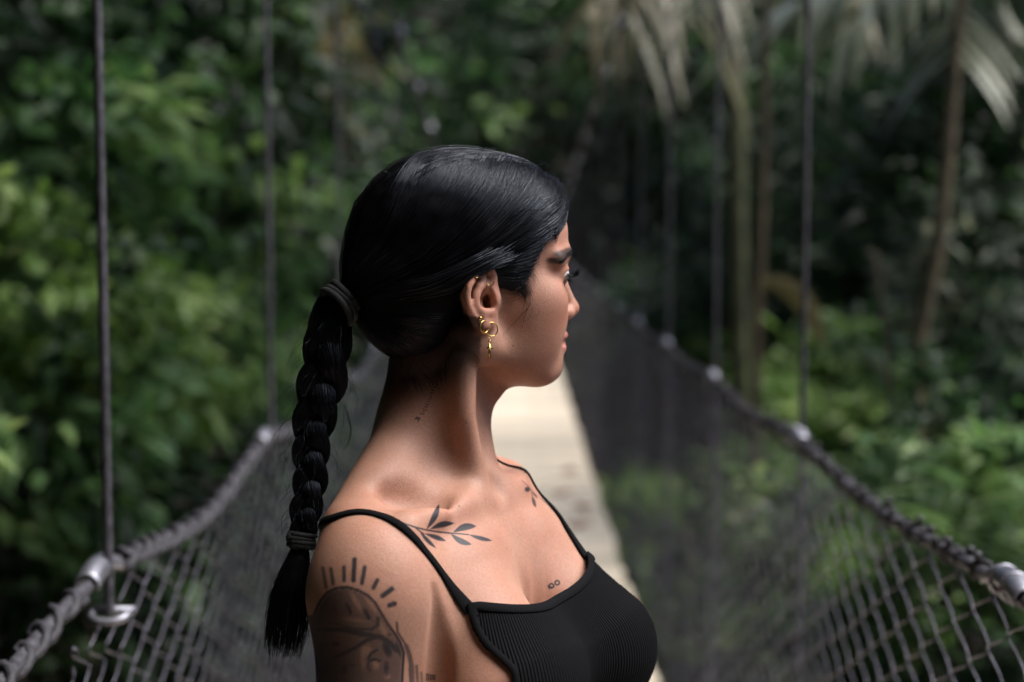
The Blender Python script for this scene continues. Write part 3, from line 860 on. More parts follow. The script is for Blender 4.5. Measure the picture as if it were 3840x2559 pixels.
def ear_pt(x, y, out=0.0, mir=1):
    """point of the near ear read in a 3.483x enlargement of the photograph, out metres off the ear's plane"""
    p = side_pt(1650 + x / 3.483, 950 + y / 3.483, 0.0685, 0.42, 0.004)
    return hp(p[0], mir * (p[1] + out), p[2])
def add_torso(B, arms=True):
    for s in (-1, 1):                                     # -1 = her right (camera side)
        rf = 0.036 if s < 0 else -0.012                   # right shoulder drawn forward
        B.cone(tp(-0.010, s * 0.020, -0.180), tp(-0.020 + rf * .5, s * 0.122, -0.254), 0.030, 0.031, 0.03)   # trapezius
        B.ell(tp(-0.008, s * 0.068, -0.35), (0.042, 0.058, 0.11), TM, 0.04)                                    # shoulder blade
        B.ell(tp(0.052, s * 0.075, -0.315), (0.045, 0.068, 0.055), TM, 0.04)                                 # upper chest
        B.cone(tp(0.062, s * 0.068, -0.315), tp(0.124, s * 0.080, -0.394), 0.040, 0.071, 0.05)              # breast
        if arms:
            B.ell(tp(rf - .002, s * 0.151, -0.292), (0.052, 0.049, 0.060), TM, 0.035)                        # deltoid
            B.cone(tp(rf - .003, s * 0.153, -0.31), tp(rf + .001, s * 0.160, -0.565), 0.0515, 0.040, 0.03)       # upper arm
            B.cone(tp(rf + .001, s * 0.160, -0.555), tp(0.075, s * 0.168, -0.635), 0.037, 0.038, 0.02)           # forearm
            B.cone(tp(0.075, s * 0.168, -0.635), tp(0.155, s * 0.150, -0.765), 0.038, 0.025, 0.02)
    B.ell(tp(0.012, 0, -0.40), (0.088, 0.125, 0.17), TM, 0.05)        # rib cage
    B.ell(tp(0.010, 0, -0.295), (0.066, 0.105, 0.075), TM, 0.05)      # top of the chest
    B.ell(tp(-0.010, 0, -0.60), (0.085, 0.112, 0.16), TM, 0.06)       # waist
    B.ell(tp(-0.015, 0, -0.78), (0.105, 0.155, 0.13), TM, 0.06)       # hips

def build_body():
    x = steps((-0.31, -0.19, .004), (-0.19, -0.10, .0024), (-0.10, 0.085, .0019), (0.085, 0.17, .0035))
    y = steps((1.08, 1.17, .004), (1.17, 1.28, .0022), (1.28, 1.45, .0020), (1.45, 1.60, .0035))
    z = steps((EYE - 0.95, EYE - 0.43, .006), (EYE - 0.43, EYE - 0.15, .0027), (EYE - 0.15, EYE + 0.10, .0018))
    B = Field(x, y, z)
    add_torso(B)
    # --- hands (below the picture)
    for s in (-1, 1):
        w0 = tp(0.155, s * 0.150, -0.765); dr = TF * .50 + HZ * -.80 - TL * s * .12; dr /= np.linalg.norm(dr)
        sd = TF * .80 + HZ * .50
        B.ell(w0 + dr * 0.045, (0.046, 0.036, 0.017), np.stack([dr, sd / np.linalg.norm(sd), TL], 1), 0.015)
        for i, L in enumerate((0.066, 0.075, 0.07, 0.055)):
            b = w0 + dr * 0.078 + sd * (0.026 - 0.0175 * i)
            m = b + dr * L * .5 - TL * s * .006
            B.chain([b, m, m + dr * L * .45 - TL * s * .020], [.0088, .0082, .0068], .004)
        b = w0 + dr * .022 + sd * .028
        B.chain([b, b + dr * .03 + sd * .022, b + dr * .058 + sd * .028 - TL * s * .008], [.012, .0098, .008], .008)
    # --- neck
    nb = np.array([-0.081, 1.362, EYE - 0.235])
    nt = hp(-0.029, 0, -0.055)
    B.cone(nb, nt, 0.0440, 0.0410, 0.030)
    B.cone(tp(-.008, 0, -.25), hp(-.034, 0, -.06), .040, .034, .03)    # nape
    B.chain([hp(.016, 0, -.088), hp(-.003, 0, -.1115), hp(-.010, 0, -.1327), hp(-.010, 0, -.15)], [.017, .016, .015, .015], .016)     # throat
    for s in (-1, 1):                                                 # sternomastoid cords, collarbones
        m = hp(-0.020, 0.055 if s < 0 else -0.055, -0.028)
        n = tp(0.060, s * 0.012, -0.236)
        B.chain([m, m * .5 + n * .5 + TL * s * .011, n], [.0105, .0085, .0050], .030)
        rf = 0.036 if s < 0 else -0.012
        B.chain([tp(.060, s * .018, -.240), tp(.068, s * .050, -.237), tp(.052 + rf * .5, s * .095, -.238), tp(.026 + rf, s * .140, -.242)], [.0080, .0066, .0066, .0085], .022)
    B.ell(tp(.082, 0, -.226), (.013, .011, .013), TM, .012, 'cut')    # notch
    B.ell(tp(.158, 0, -.375), (.042, .012, .065), TM, .03, 'cut')     # cleavage
    # armpit fold of the near arm
    global CARVE
    CARVE = B.hit([1629, 1638, 1643, 1645, 1645], [2215, 2290, 2380, 2470, 2556])
    CARVE = np.vstack([CARVE, CARVE[-1] + np.array([0, .01, -.06])])
    B.chain(CARVE, [.0012, .0045, .0078, .0100, .0115, .013], .008, 'cut')
    h = B.hit([1552], [1886])[0]; n = B.normal(h[None])[0]
    B.ell(h + n * .006, (.030, .011, .0105), None, .022, 'cut')     # hollow under the collarbone

    # --- head
    B.ell(hp(-0.010, 0, 0.060), (0.093, 0.0685, 0.0735), HM, 0.01)
    B.ell(hp(0.043, 0, 0.062), (0.0555, 0.058, 0.052), HM, 0.02)       # forehead
    B.ell(hp(0.040, 0, -0.002), (0.0515, 0.058, 0.060), HM, 0.02)      # mid face
    B.ell(hp(0.062, 0, -0.045), (0.0340, 0.031, 0.034), HM, 0.015)     # mouth mound
    B.ell(hp(0.0785, 0, -0.0680), (0.0160, 0.018, 0.0160), HM, 0.016)  # chin
    B.ell(hp(0.035, 0, -0.050), (0.048, 0.044, 0.034), HM, 0.02)       # jaw filling
    for s in (-1, 1):
        B.cone(hp(-0.002, s * .0530, -0.038), hp(0.066, s * .0205, -0.0685), .0120, .0125, .018)          # mandible
        B.cone(hp(-0.004, s * .058, 0.0), hp(-0.001, s * .0545, -0.040), .012, .0135, .015)
        B.ell(hp(0.060, s * .041, 0.000), (.026, .020, .021), HM, .018)                                    # cheekbone
        B.ell(hp(0.053, s * .034, -0.028), (.030, .023, .032), HM, .018)                                   # cheek
        B.ell(hp(0.072, s * .022, -0.018), (.0185, .014, .018), HM, .014)                                  # beside the nose
        B.chain([hp(.0915, s * .010, .0385), hp(.0885, s * .027, .0410), hp(.074, s * .047, .0385)], [.0085, .009, .008], .012)   # brow
        B.ell(hp(.0985, s * .031, .0235), (.0145, .0155, .0115), HM, .012, 'cut')                          # eye socket
        B.ell(hp(.0795, s * .0315, .0245), (.0135, .0145, .0125), HM, .005)                                # lids
        B.ell(hp(.0915, s * .0335, .0225), (.0105, .0165, .0050), HM, .002, 'cut')                         # opening
    B.chain([hp(.0925, 0, .030), hp(.0945, 0, .020), hp(.0995, 0, .005), hp(.1050, 0, -.0085)], [.0065, .0058, .0065, .0078], .009)   # nose
    B.ell(hp(.1050, 0, -.0115), (.0085, .0085, .0078), HM, .005)
    for s in (-1, 1):
        B.ell(hp(.0965, s * .0105, -.0150), (.0095, .0068, .0070), HM, .005)
        B.ell(hp(.1000, s * .0062, -.0222), (.0050, .0030, .0035), HM, .002, 'cut')
    B.ell(hp(.0985, 0, -.0185), (.0075, .0040, .0045), HM, .004)
    # lips
    for s in (-1, 1):
        B.chain([hp(.0955, 0, -.0372), hp(.0945, s * .008, -.0368), hp(.0885, s * .016, -.0395), hp(.0815, s * .0235, -.0425)], [.0055, .0055, .0045, .0025], .005)
        B.chain([hp(.0935, 0, -.0492), hp(.0915, s * .009, -.0490), hp(.0855, s * .017, -.0465), hp(.0810, s * .0235, -.0430)], [.0064, .0062, .0045, .0025], .005)
        B.chain([hp(.1050, 0, -.0432), hp(.0985, s * .010, -.0430), hp(.0905, s * .018, -.0427), hp(.0835, s * .0245, -.0428)], [.0040, .0035, .003, .001], .002, 'cut')
    B.ell(hp(.1040, 0, -.0275), (.0060, .0030, .0065), HM, .006, 'cut')   # philtrum
    B.ell(hp(.1065, 0, -.0605), (.0110, .018, .0055), HM, .010, 'cut')    # under the lower lip
    # --- ears: the near one read from the picture, the other its mirror
    e2 = ear_pt
    for m in (1, -1):
        E = lambda x, y, o=0.0: e2(x, y, o, m)
        # dish
        for (x, y, r, o) in ((560, 420, 175, -.004), (480, 560, 150, -.003), (520, 700, 140, -.003), (600, 560, 150, -.006)):
            a, b = E(x, y, o), E(x + r, y, o)
            B.ell(a, (np.linalg.norm(b - a), .0045, np.linalg.norm(b - a) * 1.1), HM, .004)
        B.cone(E(600, 600, -.018), E(560, 600, -.006), .018, .014, .008)
        # lobe
        B.chain([E(520, 850, 0), E(560, 930, 0), E(640, 900, -.002), E(670, 820, -.003)], [.0065, .0075, .0068, .006], .006)
        # bowl and channels
        B.ell(E(575, 590, .0045), (.0085, .0088, .0135), HM, .003, 'cut')
        B.ell(E(640, 640, .000), (.0050, .0130, .0075), HM, .003, 'cut')
        B.ell(E(615, 300, .0055), (.0055, .0065, .0085), HM, .003, 'cut')
        B.chain([E(500, 300, .0050), E(425, 420, .0052), E(400, 560, .0052), E(430, 700, .0055), E(480, 800, .006)], [.0038, .0042, .0042, .004, .002], .003, 'cut')
        # rim
        B.chain([E(640, 470, -.001), E(690, 380, .001), E(690, 290, .0015), E(660, 215, .002), E(600, 195, .0025), E(520, 235, .003), E(430, 325, .0035), E(365, 430, .0042), E(340, 540, .0042),
                 E(345, 640, .0042), E(375, 740, .0040), E(430, 840, .0025), E(500, 930, .001)],
                [.0030, .0034, .0036, .0036, .0036, .0036, .0034, .0032, .0031, .0032, .0036, .0045, .005], .0025)
        # antihelix with its two branches, antitragus, tragus
        B.chain([E(560, 330, .001), E(510, 430, .003), E(455, 540, .0045), E(440, 640, .0045), E(475, 725, .0042), E(550, 765, .0035), E(630, 775, .003), E(680, 770, .001)],
                [.0030, .0038, .0040, .0038, .0038, .0040, .0042, .0035], .003)
        B.chain([E(640, 400, -.001), E(560, 420, .001), E(510, 440, .003)], [.0025, .0028, .0034], .003)
        B.ell(E(712, 610, .0015), (.0050, .0046, .0082), HM, .004)
        B.chain([E(690, 330, 0), E(610, 470, -.002), E(560, 540, -.003)], [.0030, .0028, .0020], .003)
    return B
# ------------------------------------------------------------------ skin
def seg_dist(px, py, pts):
    d = np.full(px.shape, 1e9)
    for (x0, y0), (x1, y1) in zip(pts[:-1], pts[1:]):
        dx, dy = x1 - x0, y1 - y0
        t = np.clip(((px - x0) * dx + (py - y0) * dy) / (dx * dx + dy * dy + 1e-9), 0, 1)
        d = np.minimum(d, np.hypot(px - x0 - t * dx, py - y0 - t * dy))
    return d
def sm(a, b, x):
    t = np.clip((x - a) / (b - a), 0, 1)
    return t * t * (3 - 2 * t)
def skin_material():
    m, nt, b = mat('skin')
    L = nt.links.new
    tc = nt.nodes.new('ShaderNodeTexCoord')
    n1 = N(nt, 'ShaderNodeTexNoise', Scale=26.0, Detail=5.0, Roughness=0.6); L(tc.outputs['Object'], n1.inputs['Vector'])
    n2 = N(nt, 'ShaderNodeTexNoise', Scale=420.0, Detail=3.0, Roughness=0.6); L(tc.outputs['Object'], n2.inputs['Vector'])
    n3 = N(nt, 'ShaderNodeTexVoronoi', Scale=900.0); L(tc.outputs['Object'], n3.inputs['Vector'])
    r = ramp(nt, n1.outputs[0], [(0.25, (0.355, 0.185, 0.128)), (0.5, (0.395, 0.215, 0.153)), (0.75, (0.43, 0.243, 0.180))])
    r2 = ramp(nt, n2.outputs[0], [(0.3, (0.86, 0.84, 0.82)), (0.7, (1.08, 1.06, 1.06))])
    mx = N(nt, 'ShaderNodeMix', data_type='RGBA', blend_type='MULTIPLY'); mx.inputs['Factor'].default_value = 1.0
    L(r.outputs[0], mx.inputs['A']); L(r2.outputs[0], mx.inputs['B'])
    cur = mx.outputs['Result']
    # uneven redness and a few moles
    n4 = N(nt, 'ShaderNodeTexNoise', Scale=9.0, Detail=4.0, Roughness=0.7); L(tc.outputs['Object'], n4.inputs['Vector'])
    r4 = ramp(nt, n4.outputs[0], [(0.42, (0, 0, 0)), (0.72, (.42, .42, .42))])
    k = N(nt, 'ShaderNodeMix', data_type='RGBA'); L(r4.outputs[0], k.inputs['Factor']); L(cur, k.inputs['A']); k.inputs['B'].default_value = (.44, .17, .115, 1); cur = k.outputs['Result']
    v4 = N(nt, 'ShaderNodeTexVoronoi', Scale=26.0); L(tc.outputs['Object'], v4.inputs['Vector'])
    r5 = ramp(nt, v4.outputs['Distance'], [(0.022, (.75, .75, .75)), (0.042, (0, 0, 0))])
    k = N(nt, 'ShaderNodeMix', data_type='RGBA'); L(r5.outputs[0], k.inputs['Factor']); L(cur, k.inputs['A']); k.inputs['B'].default_value = (.16, .07, .045, 1); cur = k.outputs['Result']
    for name, col, amt in (('flush', (0.46, 0.16, 0.11), 0.75), ('lip', (0.40, 0.135, 0.125), 0.9), ('brow', (0.022, 0.014, 0.012), 0.92), ('stubble_shade', (0.012, 0.010, 0.012), 0.95), ('ink', (0.014, 0.016, 0.024), 0.97)):
        at_ = N(nt, 'ShaderNodeAttribute', attribute_name=name)
        sc_ = N(nt, 'ShaderNodeMath', operation='MULTIPLY'); sc_.inputs[1].default_value = amt
        L(at_.outputs['Fac'], sc_.inputs[0])
        k = N(nt, 'ShaderNodeMix', data_type='RGBA')
        L(sc_.outputs[0], k.inputs['Factor']); L(cur, k.inputs['A']); k.inputs['B'].default_value = (*col, 1)
        cur = k.outputs['Result']
    L(cur, b.inputs['Base Color'])
    b.inputs['Subsurface Weight'].default_value = 0.22
    b.inputs['Subsurface Radius'].default_value = (1.0, 0.35, 0.2)
    b.inputs['Subsurface Scale'].default_value = 0.006
    rr = ramp(nt, n1.outputs[0], [(0.3, (0.46,) * 3), (0.7, (0.62,) * 3)])
    L(rr.outputs[0], b.inputs['Roughness'])
    b.inputs['Specular IOR Level'].default_value = 0.32
    ad = N(nt, 'ShaderNodeMath', operation='ADD'); L(n2.outputs[0], ad.inputs[0]); L(n3.outputs[0], ad.inputs[1])
    bp = N(nt, 'ShaderNodeBump', Strength=0.25, Distance=0.0006); L(ad.outputs[0], bp.inputs['Height']); L(bp.outputs[0], b.inputs['Normal'])
    return m
def leaf_shape(px, py, a, b, w, bend=0.0):
    """pointed leaf from a to b, half width w, soft edge; 1 inside"""
    ax, ay = a; bx, by = b
    L = math.hypot(bx - ax, by - ay); ux, uy = (bx - ax) / L, (by - ay) / L
    s = ((px - ax) * ux + (py - ay) * uy) / L
    t = -(px - ax) * uy + (py - ay) * ux - bend * np.sin(np.clip(s, 0, 1) * math.pi)
    hw = w * np.sin(np.clip(s, 0, 1) * math.pi) ** 0.8 * (0.75 + 0.5 * s)
    return np.where((s > 0) & (s < 1), sm(2.0, -3.5, np.abs(t) - hw), 0)
def ink_at(px, py):
    """the tattoos, drawn in pixels of the photograph on the skin that shows there"""
    k = np.zeros(px.shape)
    def line(pts, w, soft=3.0, a=1.0):
        nonlocal k
        k = np.maximum(k, a * sm(w * .5 + soft, w * .5 - soft * .5, seg_dist(px, py, pts)))
    # olive sprig under the collarbone (read in a crop of 800x500 at 2.941)
    q = lambda x, y: (1400 + x / 2.941, 1800 + y / 2.941)
    line([q(275, 458), q(380, 495), q(480, 528), q(580, 552), q(700, 572), q(840, 588)], 4.5, 2.2)
    line([q(840, 588), q(960, 595), q(1050, 605)], 3.2, 2.2)
    for a, b, w, bd in (((585, 548), (725, 268), 11, 6), ((625, 545), (892, 478), 11, -6), ((880, 580), (1135, 510), 13, -8), ((1050, 603), (1310, 672), 8, 2), ((850, 592), (1083, 714), 11, 7), ((565, 592), (802, 676), 9, -1), ((510, 565), (690, 752), 7.5, 3)):
        k = np.maximum(k, 0.93 * leaf_shape(px, py, q(*a), q(*b), w, bd))
    line([q(470, 535), q(560, 600)], 3.2, 2.2)
    # the sprig's other half, across the chest
    k = np.maximum(k, .75 * sm(13, 6, np.hypot((px - q(1700, 105)[0]) * .95, py - q(1700, 105)[1])))
    k = np.maximum(k, .7 * leaf_shape(px, py, q(1750, 175), q(1790, 305), 7))
    k = np.maximum(k, .6 * leaf_shape(px, py, q(1745, 120), q(1812, 205), 4.5))
    line([q(1640, 10), q(1700, 60), q(1745, 120), q(1752, 180)], 2.2, 2.2, .5)
    # small marks between the breasts
    for cx, cy in ((1965, 1170), (2028, 1135)):
        c = q(cx, cy); k = np.maximum(k, .85 * sm(4.5, 1.5, np.abs(np.hypot(px - c[0], py - c[1]) - 8)))
    line([q(1930, 1170), q(1940, 1195), q(1965, 1185)], 5, 2.5, .8)
    # script on the neck
    rnd = random.Random(3)
    pts = [(960 + 5 * math.sin(i * .9), 0) for i in range(2)]
    base = [(1002, 885), (994, 905), (985, 925), (977, 942), (968, 958)]
    for i in range(len(base) - 1):
        (x0, y0), (x1, y1) = base[i], base[i + 1]
        n = 3
        for j in range(n):
            u = j / n
            x = (x0 + (x1 - x0) * u) * 1.632; y = (y0 + (y1 - y0) * u) * 1.632
            h = rnd.choice((3, 5, 9))
            line([(x - h * .9, y - 3), (x + h * .5, y + rnd.uniform(-3, 3))], 2.6, 2.0, .62)
    line([(1565, 1565), (1558, 1572), (1574, 1568), (1568, 1580)], 3.5, 2.4, .8)
    # veiled figure with rays on the upper arm (crop 500x509 at 3.08)
    a = lambda x, y: (1150 + x / 3.08, 2050 + y / 3.08)
    for p0, p1, w, s in (((185, 250), (225, 470), 11, .55), ((280, 260), (305, 430), 11, .65), ((430, 240), (432, 390), 11, .78), ((553, 150), (540, 390), 14, .9), ((670, 240), (638, 425), 12, .85), ((815, 390), (770, 480), 12, .85), ((985, 490), (878, 570), 15, .9), ((1015, 660), (955, 680), 15, .85)):
        line([a(*p0), a(*p1)], w, 5.5, s)
    veil = [(90, 780), (150, 640), (240, 530), (340, 482), (470, 470), (600, 510), (710, 570), (790, 650), (860, 770), (940, 900), (1020, 1010), (1080, 1110), (1120, 1230), (1110, 1370), (1100, 1568)]
    line([a(*p) for p in veil], 8, 4.5, .92)
    line([a(*p) for p in ((1040, 880), (1050, 990), (1140, 1130), (1200, 1260), (1190, 1420), (1200, 1568))], 6, 4.5, .65)
    line([a(*p) for p in ((1150, 1150), (1185, 1250), (1215, 1400), (1220, 1568))], 14, 8, .55)
    line([a(*p) for p in ((1270, 1380), (1280, 1568))], 8, 6, .5); line([a(*p) for p in ((1325, 1460), (1330, 1568))], 7, 6, .45)
    # shading inside the veil
    x = (px - 1150) * 3.08; y = (py - 2050) * 3.08
    def blob(cx, cy, rx, ry, ang, amt, sharp=.5):
        nonlocal k
        c, s = math.cos(ang), math.sin(ang)
        u = ((x - cx) * c + (y - cy) * s) / rx; v = (-(x - cx) * s + (y - cy) * c) / ry
        k = np.maximum(k, amt * sm(1.15, sharp, np.hypot(u, v)))
    inside = np.zeros(px.shape, bool)
    poly = veil + [(0, 1700), (0, 800)]
    for (x0, y0), (x1, y1) in zip(poly, poly[1:] + poly[:1]):
        c = ((y0 > y) != (y1 > y)) & (x < (x1 - x0) * (y - y0) / (y1 - y0 + 1e-9) + x0)
        inside ^= c
    # shading inside the veil: dark wash, darker to the left, with lighter folds and face left open
    wash = np.where(inside, .40 + .30 * sm(700, 80, x) + .12 * sm(900, 1500, y), 0) * sm(0, 14, seg_dist(px, py, [a(*p) for p in veil]) + 2)
    def light(cx, cy, rx, ry, ang, amt):
        nonlocal wash
        c, s = math.cos(ang), math.sin(ang)
        u = ((x - cx) * c + (y - cy) * s) / rx; v = (-(x - cx) * s + (y - cy) * c) / ry
        wash = wash * (1 - amt * sm(1.2, .3, np.hypot(u, v)))
    light(570, 640, 38, 170, -.5, .6); light(745, 640, 55, 190, -.5, .65); light(560, 850, 190, 34, .12, .4); light(880, 950, 42, 190, -.55, .65)
    light(690, 1200, 80, 80, 0, .65); light(800, 1360, 60, 85, 0, .6); light(650, 1310, 38, 150, -.1, .5); light(930, 1500, 50, 40, 0, .5)
    k = np.maximum(k, wash)
    blob(478, 700, 52, 135, -.46, .80, .1); blob(500, 750, 38, 60, -.46, .92, .2)
    blob(690, 770, 58, 135, -.46, .78, .1); blob(712, 815, 42, 60, -.46, .92, .2)
    blob(310, 700, 60, 150, -.35, .70, .1)
    line([a(*p) for p in ((150, 850), (350, 900), (560, 950), (740, 960), (820, 910), (820, 830))], 14, 9, .70)
    line([a(*p) for p in ((120, 960), (400, 960), (640, 1010), (860, 1050), (960, 1110), (1040, 1200))], 20, 10, .82)
    line([a(*p) for p in ((560, 1170), (680, 1090), (800, 1050))], 14, 8, .80)
    line([a(*p) for p in ((560, 1170), (420, 1240), (280, 1300))], 16, 10, .82)
    blob(930, 1190, 85, 175, -.40, .88, .2); blob(1060, 1190, 42, 180, -.28, .78, .2)
    blob(920, 1400, 70, 170, .05, .82, .1); blob(960, 1020, 60, 55, 0, .6, .1)
    blob(180, 1150, 210, 150, .0, .80, .1); blob(330, 1130, 130, 80, 0, .82, .1)
    blob(190, 1420, 220, 240, .0, .85, .1); blob(430, 1420, 120, 170, .2, .80, .1)
    line([a(*p) for p in ((715, 1290), (745, 1235), (815, 1195))], 10, 7, .85)
    line([a(*p) for p in ((740, 1312), (790, 1300), (840, 1322))], 9, 5, .92); blob(795, 1312, 42, 18, 0, .85, .2)
    line([a(*p) for p in ((712, 1320), (708, 1400), (735, 1445))], 9, 7, .72)
    blob(520, 1370, 110, 60, .1, .72, .1)
    # lettering on the inner arm: the start of a word
    for lx, strokes in ((1395, [((-15, 0), (18, 0)), ((-8, 0), (-8, 70)), ((12, 0), (12, 70))]), (1437, [((-10, 10), (-10, 62)), ((10, 10), (10, 62)), ((-10, 10), (10, 10)), ((-10, 62), (10, 62))]), (1472, [((-8, 8), (-8, 62)), ((8, 8), (8, 62)), ((-8, 62), (8, 62))])):
        for (x0, y0), (x1, y1) in strokes:
            line([a(lx + x0, 1475 + y0), a(lx + x1, 1475 + y1)], 2.8, 2.6, .7)
    return k
def refine(me, sel_fn, levels=2):
    """split the quads that carry fine print"""
    bm = bmesh.new(); bm.from_mesh(me)
    for _ in range(levels):
        fs = [f for f in bm.faces if sel_fn(f.calc_center_median())]
        es = list({e for f in fs for e in f.edges})
        bmesh.ops.subdivide_edges(bm, edges=es, cuts=1, use_grid_fill=True)
    bm.to_mesh(me); bm.free()
def poly_sd(u, w, poly):
    """signed distance, positive inside"""
    d = np.full(np.broadcast(u, w).shape, 9.0); ins = np.zeros(d.shape, bool)
    for (x0, y0), (x1, y1) in zip(poly, poly[1:] + poly[:1]):
        dx, dy = x1 - x0, y1 - y0
        t = np.clip(((u - x0) * dx + (w - y0) * dy) / (dx * dx + dy * dy), 0, 1)
        d = np.minimum(d, np.hypot(u - x0 - t * dx, w - y0 - t * dy))
        ins ^= ((y0 > w) != (y1 > w)) & (u < dx * (w - y0) / (dy if abs(dy) > 1e-9 else 1e-9) + x0)
    return np.where(ins, d, -d)
HAIRLINE = [(.16, .090), (.100, .086), (.080, .083), (.0650, .074), (.0520, .0572), (.0425, .037), (.0350, .0169), (.028, .0075), (.0215, .010), (.0165, .0310), (.0010, .0395), (-.016, .0265), (-.025, .002), (-.0225, -.019), (-.0235, -.036), (-.032, -.054), (-.048, -.067), (-.085, -.074), (-.2, -.074), (-.2, .3), (.16, .3)]
# ------------------------------------------------------------------ the person: meshes
M_SKIN = skin_material()
person = empty('person', (TO[0], TO[1], 0.0), label='young woman in ribbed black top with long black braid, looking away over bridge', cat='person')
def own(o):
    o.parent = person
    o.matrix_parent_inverse = Matrix.Translation((-TO[0], -TO[1], 0.0))
    return o
BODY = build_body()
V, Q = BODY.mesh(2)
body_me = mesh_arrays('body', V, Q)
def printed(c, fine=False):
    q = (c.x, c.y - 0.0, c.z - EYE)
    if q[2] < -0.445 or q[2] > -0.12: return False
    d = c.y * FW[1] + (c.z - EYE) * FW[2]
    px = 1920 + c.x / d * FPX; py = 1279.5 - (c.y * UP[1] + (c.z - EYE) * UP[2]) / d * FPX
    if py < 1700: return 1540 < px < 1650 and c.y < 1.37
    if px < 1480 and py > 2080: return c.y < 1.24 and c.x > -0.2 and not fine
    return (1450 < px < 1860 and 1870 < py < 2080 and c.y < 1.36) or (1480 < px < 1660 and py > 2230 and c.y < 1.22) or (1930 < px < 2110 and 1790 < py < 1930) or (2030 < px < 2110 and 2150 < py < 2240)
refine(body_me, printed, 1)
refine(body_me, lambda c: printed(c, True), 1)
nV = len(body_me.vertices)
V = np.empty(nV * 3, np.float32); body_me.vertices.foreach_get('co', V); V = V.reshape(-1, 3)
nn = np.empty(nV * 3, np.float32); body_me.vertices.foreach_get('normal', nn); nn = nn.reshape(-1, 3)
px, py = project(V)
facing = ((V - CAM) * nn).sum(1) < 0
loc = (V - HO) @ HM
u_, v_, w_ = loc.T
vis = facing & (w_ < -0.06) & (V[:, 1] < 1.46)
ink = 1 - (1 - np.where(vis, ink_at(px, py), 0)) ** 1.9
av = np.abs(v_)
dl = lambda c, r: np.sqrt(sum(((q - a) / b) ** 2 for q, a, b in zip((u_, av, w_), c, r)))
lip = sm(1.15, .8, dl((.0945, 0, -.0385), (.012, .0245, .0062))) + sm(1.15, .8, dl((.092, 0, -.0485), (.013, .022, .0068)))
lip *= (u_ > .078)
flush = .55 * sm(1.3, .2, dl((.066, .043, -.012), (.03, .024, .022))) + .5 * sm(1.3, .4, dl((.106, 0, -.013), (.012, .014, .012))) + .55 * sm(.012, .0, np.abs(dl((0, .085, 0), (.03, .03, .04)) - .6)) * 0
flush = flush + .35 * ((w_ > -.03) & (w_ < .035) & (u_ > -.025) & (u_ < .01) & (av > .071))
bp_ = np.stack([u_, av, w_], 1)
bl = np.array([(.098, .011, .0395), (.0965, .022, .0430), (.092, .034, .0455), (.083, .044, .0430), (.073, .052, .0375)])
bd = np.full(nV, 99.0)
for p0, p1, wa in zip(bl[:-1], bl[1:], (.0036, .0040, .0046, .0036)):
    d = p1 - p0; t = np.clip(((bp_ - p0) @ d) / (d @ d), 0, 1)
    q = bp_ - p0 - t[:, None] * d
    bd = np.minimum(bd, np.hypot(q[:, 2], q[:, 0] * .3) / wa)
brow = sm(1.25, .7, bd) * (u_ > .06) * (w_ > .03)
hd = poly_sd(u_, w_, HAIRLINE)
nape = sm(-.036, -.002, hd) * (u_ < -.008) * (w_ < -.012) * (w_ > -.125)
stub_shade = .92 * nape + .6 * sm(-.009, .003, hd) * (u_ > .018) * (w_ > 0.005)  # fine hair along the hairline, plus nape shadow painted into the skin colour
for nm, vals in (('ink', ink), ('lip', np.clip(lip, 0, 1)), ('flush', np.clip(flush, 0, 1)), ('brow', np.clip(brow, 0, 1)), ('stubble_shade', np.clip(stub_shade, 0, 1))):
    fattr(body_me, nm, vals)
body_me.materials.append(M_SKIN)
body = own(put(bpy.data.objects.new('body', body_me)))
# ------------------------------------------------------------------ hair
def hair_material():
    m, nt, b = mat('black_hair')
    L = nt.links.new
    tc = nt.nodes.new('ShaderNodeTexCoord')
    n1 = N(nt, 'ShaderNodeTexNoise', Scale=60.0, Detail=3.0); L(tc.outputs['Object'], n1.inputs['Vector'])
    r = ramp(nt, n1.outputs[0], [(0.3, (0.0025, 0.0022, 0.003)), (0.7, (0.007, 0.006, 0.0075))])
    L(r.outputs[0], b.inputs['Base Color'])
    rr = ramp(nt, n1.outputs[0], [(0.3, (0.31,) * 3), (0.7, (0.42,) * 3)])
    L(rr.outputs[0], b.inputs['Roughness'])
    b.inputs['Specular IOR Level'].default_value = 0.27
    b.inputs['IOR'].default_value = 1.55
    b.inputs['Specular Tint'].default_value = (.66, .78, 1.0, 1)  # blue sky sheen put into the specular colour
    return m
M_HAIR = hair_material()
M_TIE = simple_mat('black_elastic', (0.012, 0.012, 0.014), .85, noise=.3, scale=200, bump=.4)
rng = np.random.default_rng(11)
def build_hair_cap():
    a = steps((-.135, .115, .002)); b = steps((-.095, .095, .002)); c = steps((-.085, .16, .002))
    Hf = Field(a, b, c)
    Hf.ell((-.010, 0, .060), (.1095, .0815, .0865), None, .02)
    Hf.ell((-.052, 0, -.006), (.064, .069, .062), None, .03)
    Hf.ell((.046, 0, .085), (.0535, .064, .0455), None, .03)
    Hf.ell((-.085, 0, .020), (.036, .045, .045), None, .03)
    Hf.f += .0085
    for s in (-1, 1):                                  # hair drawn over the temples
        Hf.ell((.034, s * .0530, .044), (.036, .0150, .044), None, .012)
    full = Field(a, b, c); full.f = Hf.f.copy()
    U = a[:, None, None].astype(np.float32); Wz = c[None, None, :].astype(np.float32)
    D = poly_sd(U, Wz, HAIRLINE)
    Hf.f = Hf.f + (.010 * np.clip((.005 - D) / .009, 0, 2.2)).astype(np.float32)
    return Hf, full
HCAP, HFULL = build_hair_cap()
V, Q = HCAP.mesh(2)
M_UNDER = simple_mat('hair_underlayer', (.004, .004, .005), .75, noise=.3, scale=60, spec=.15)
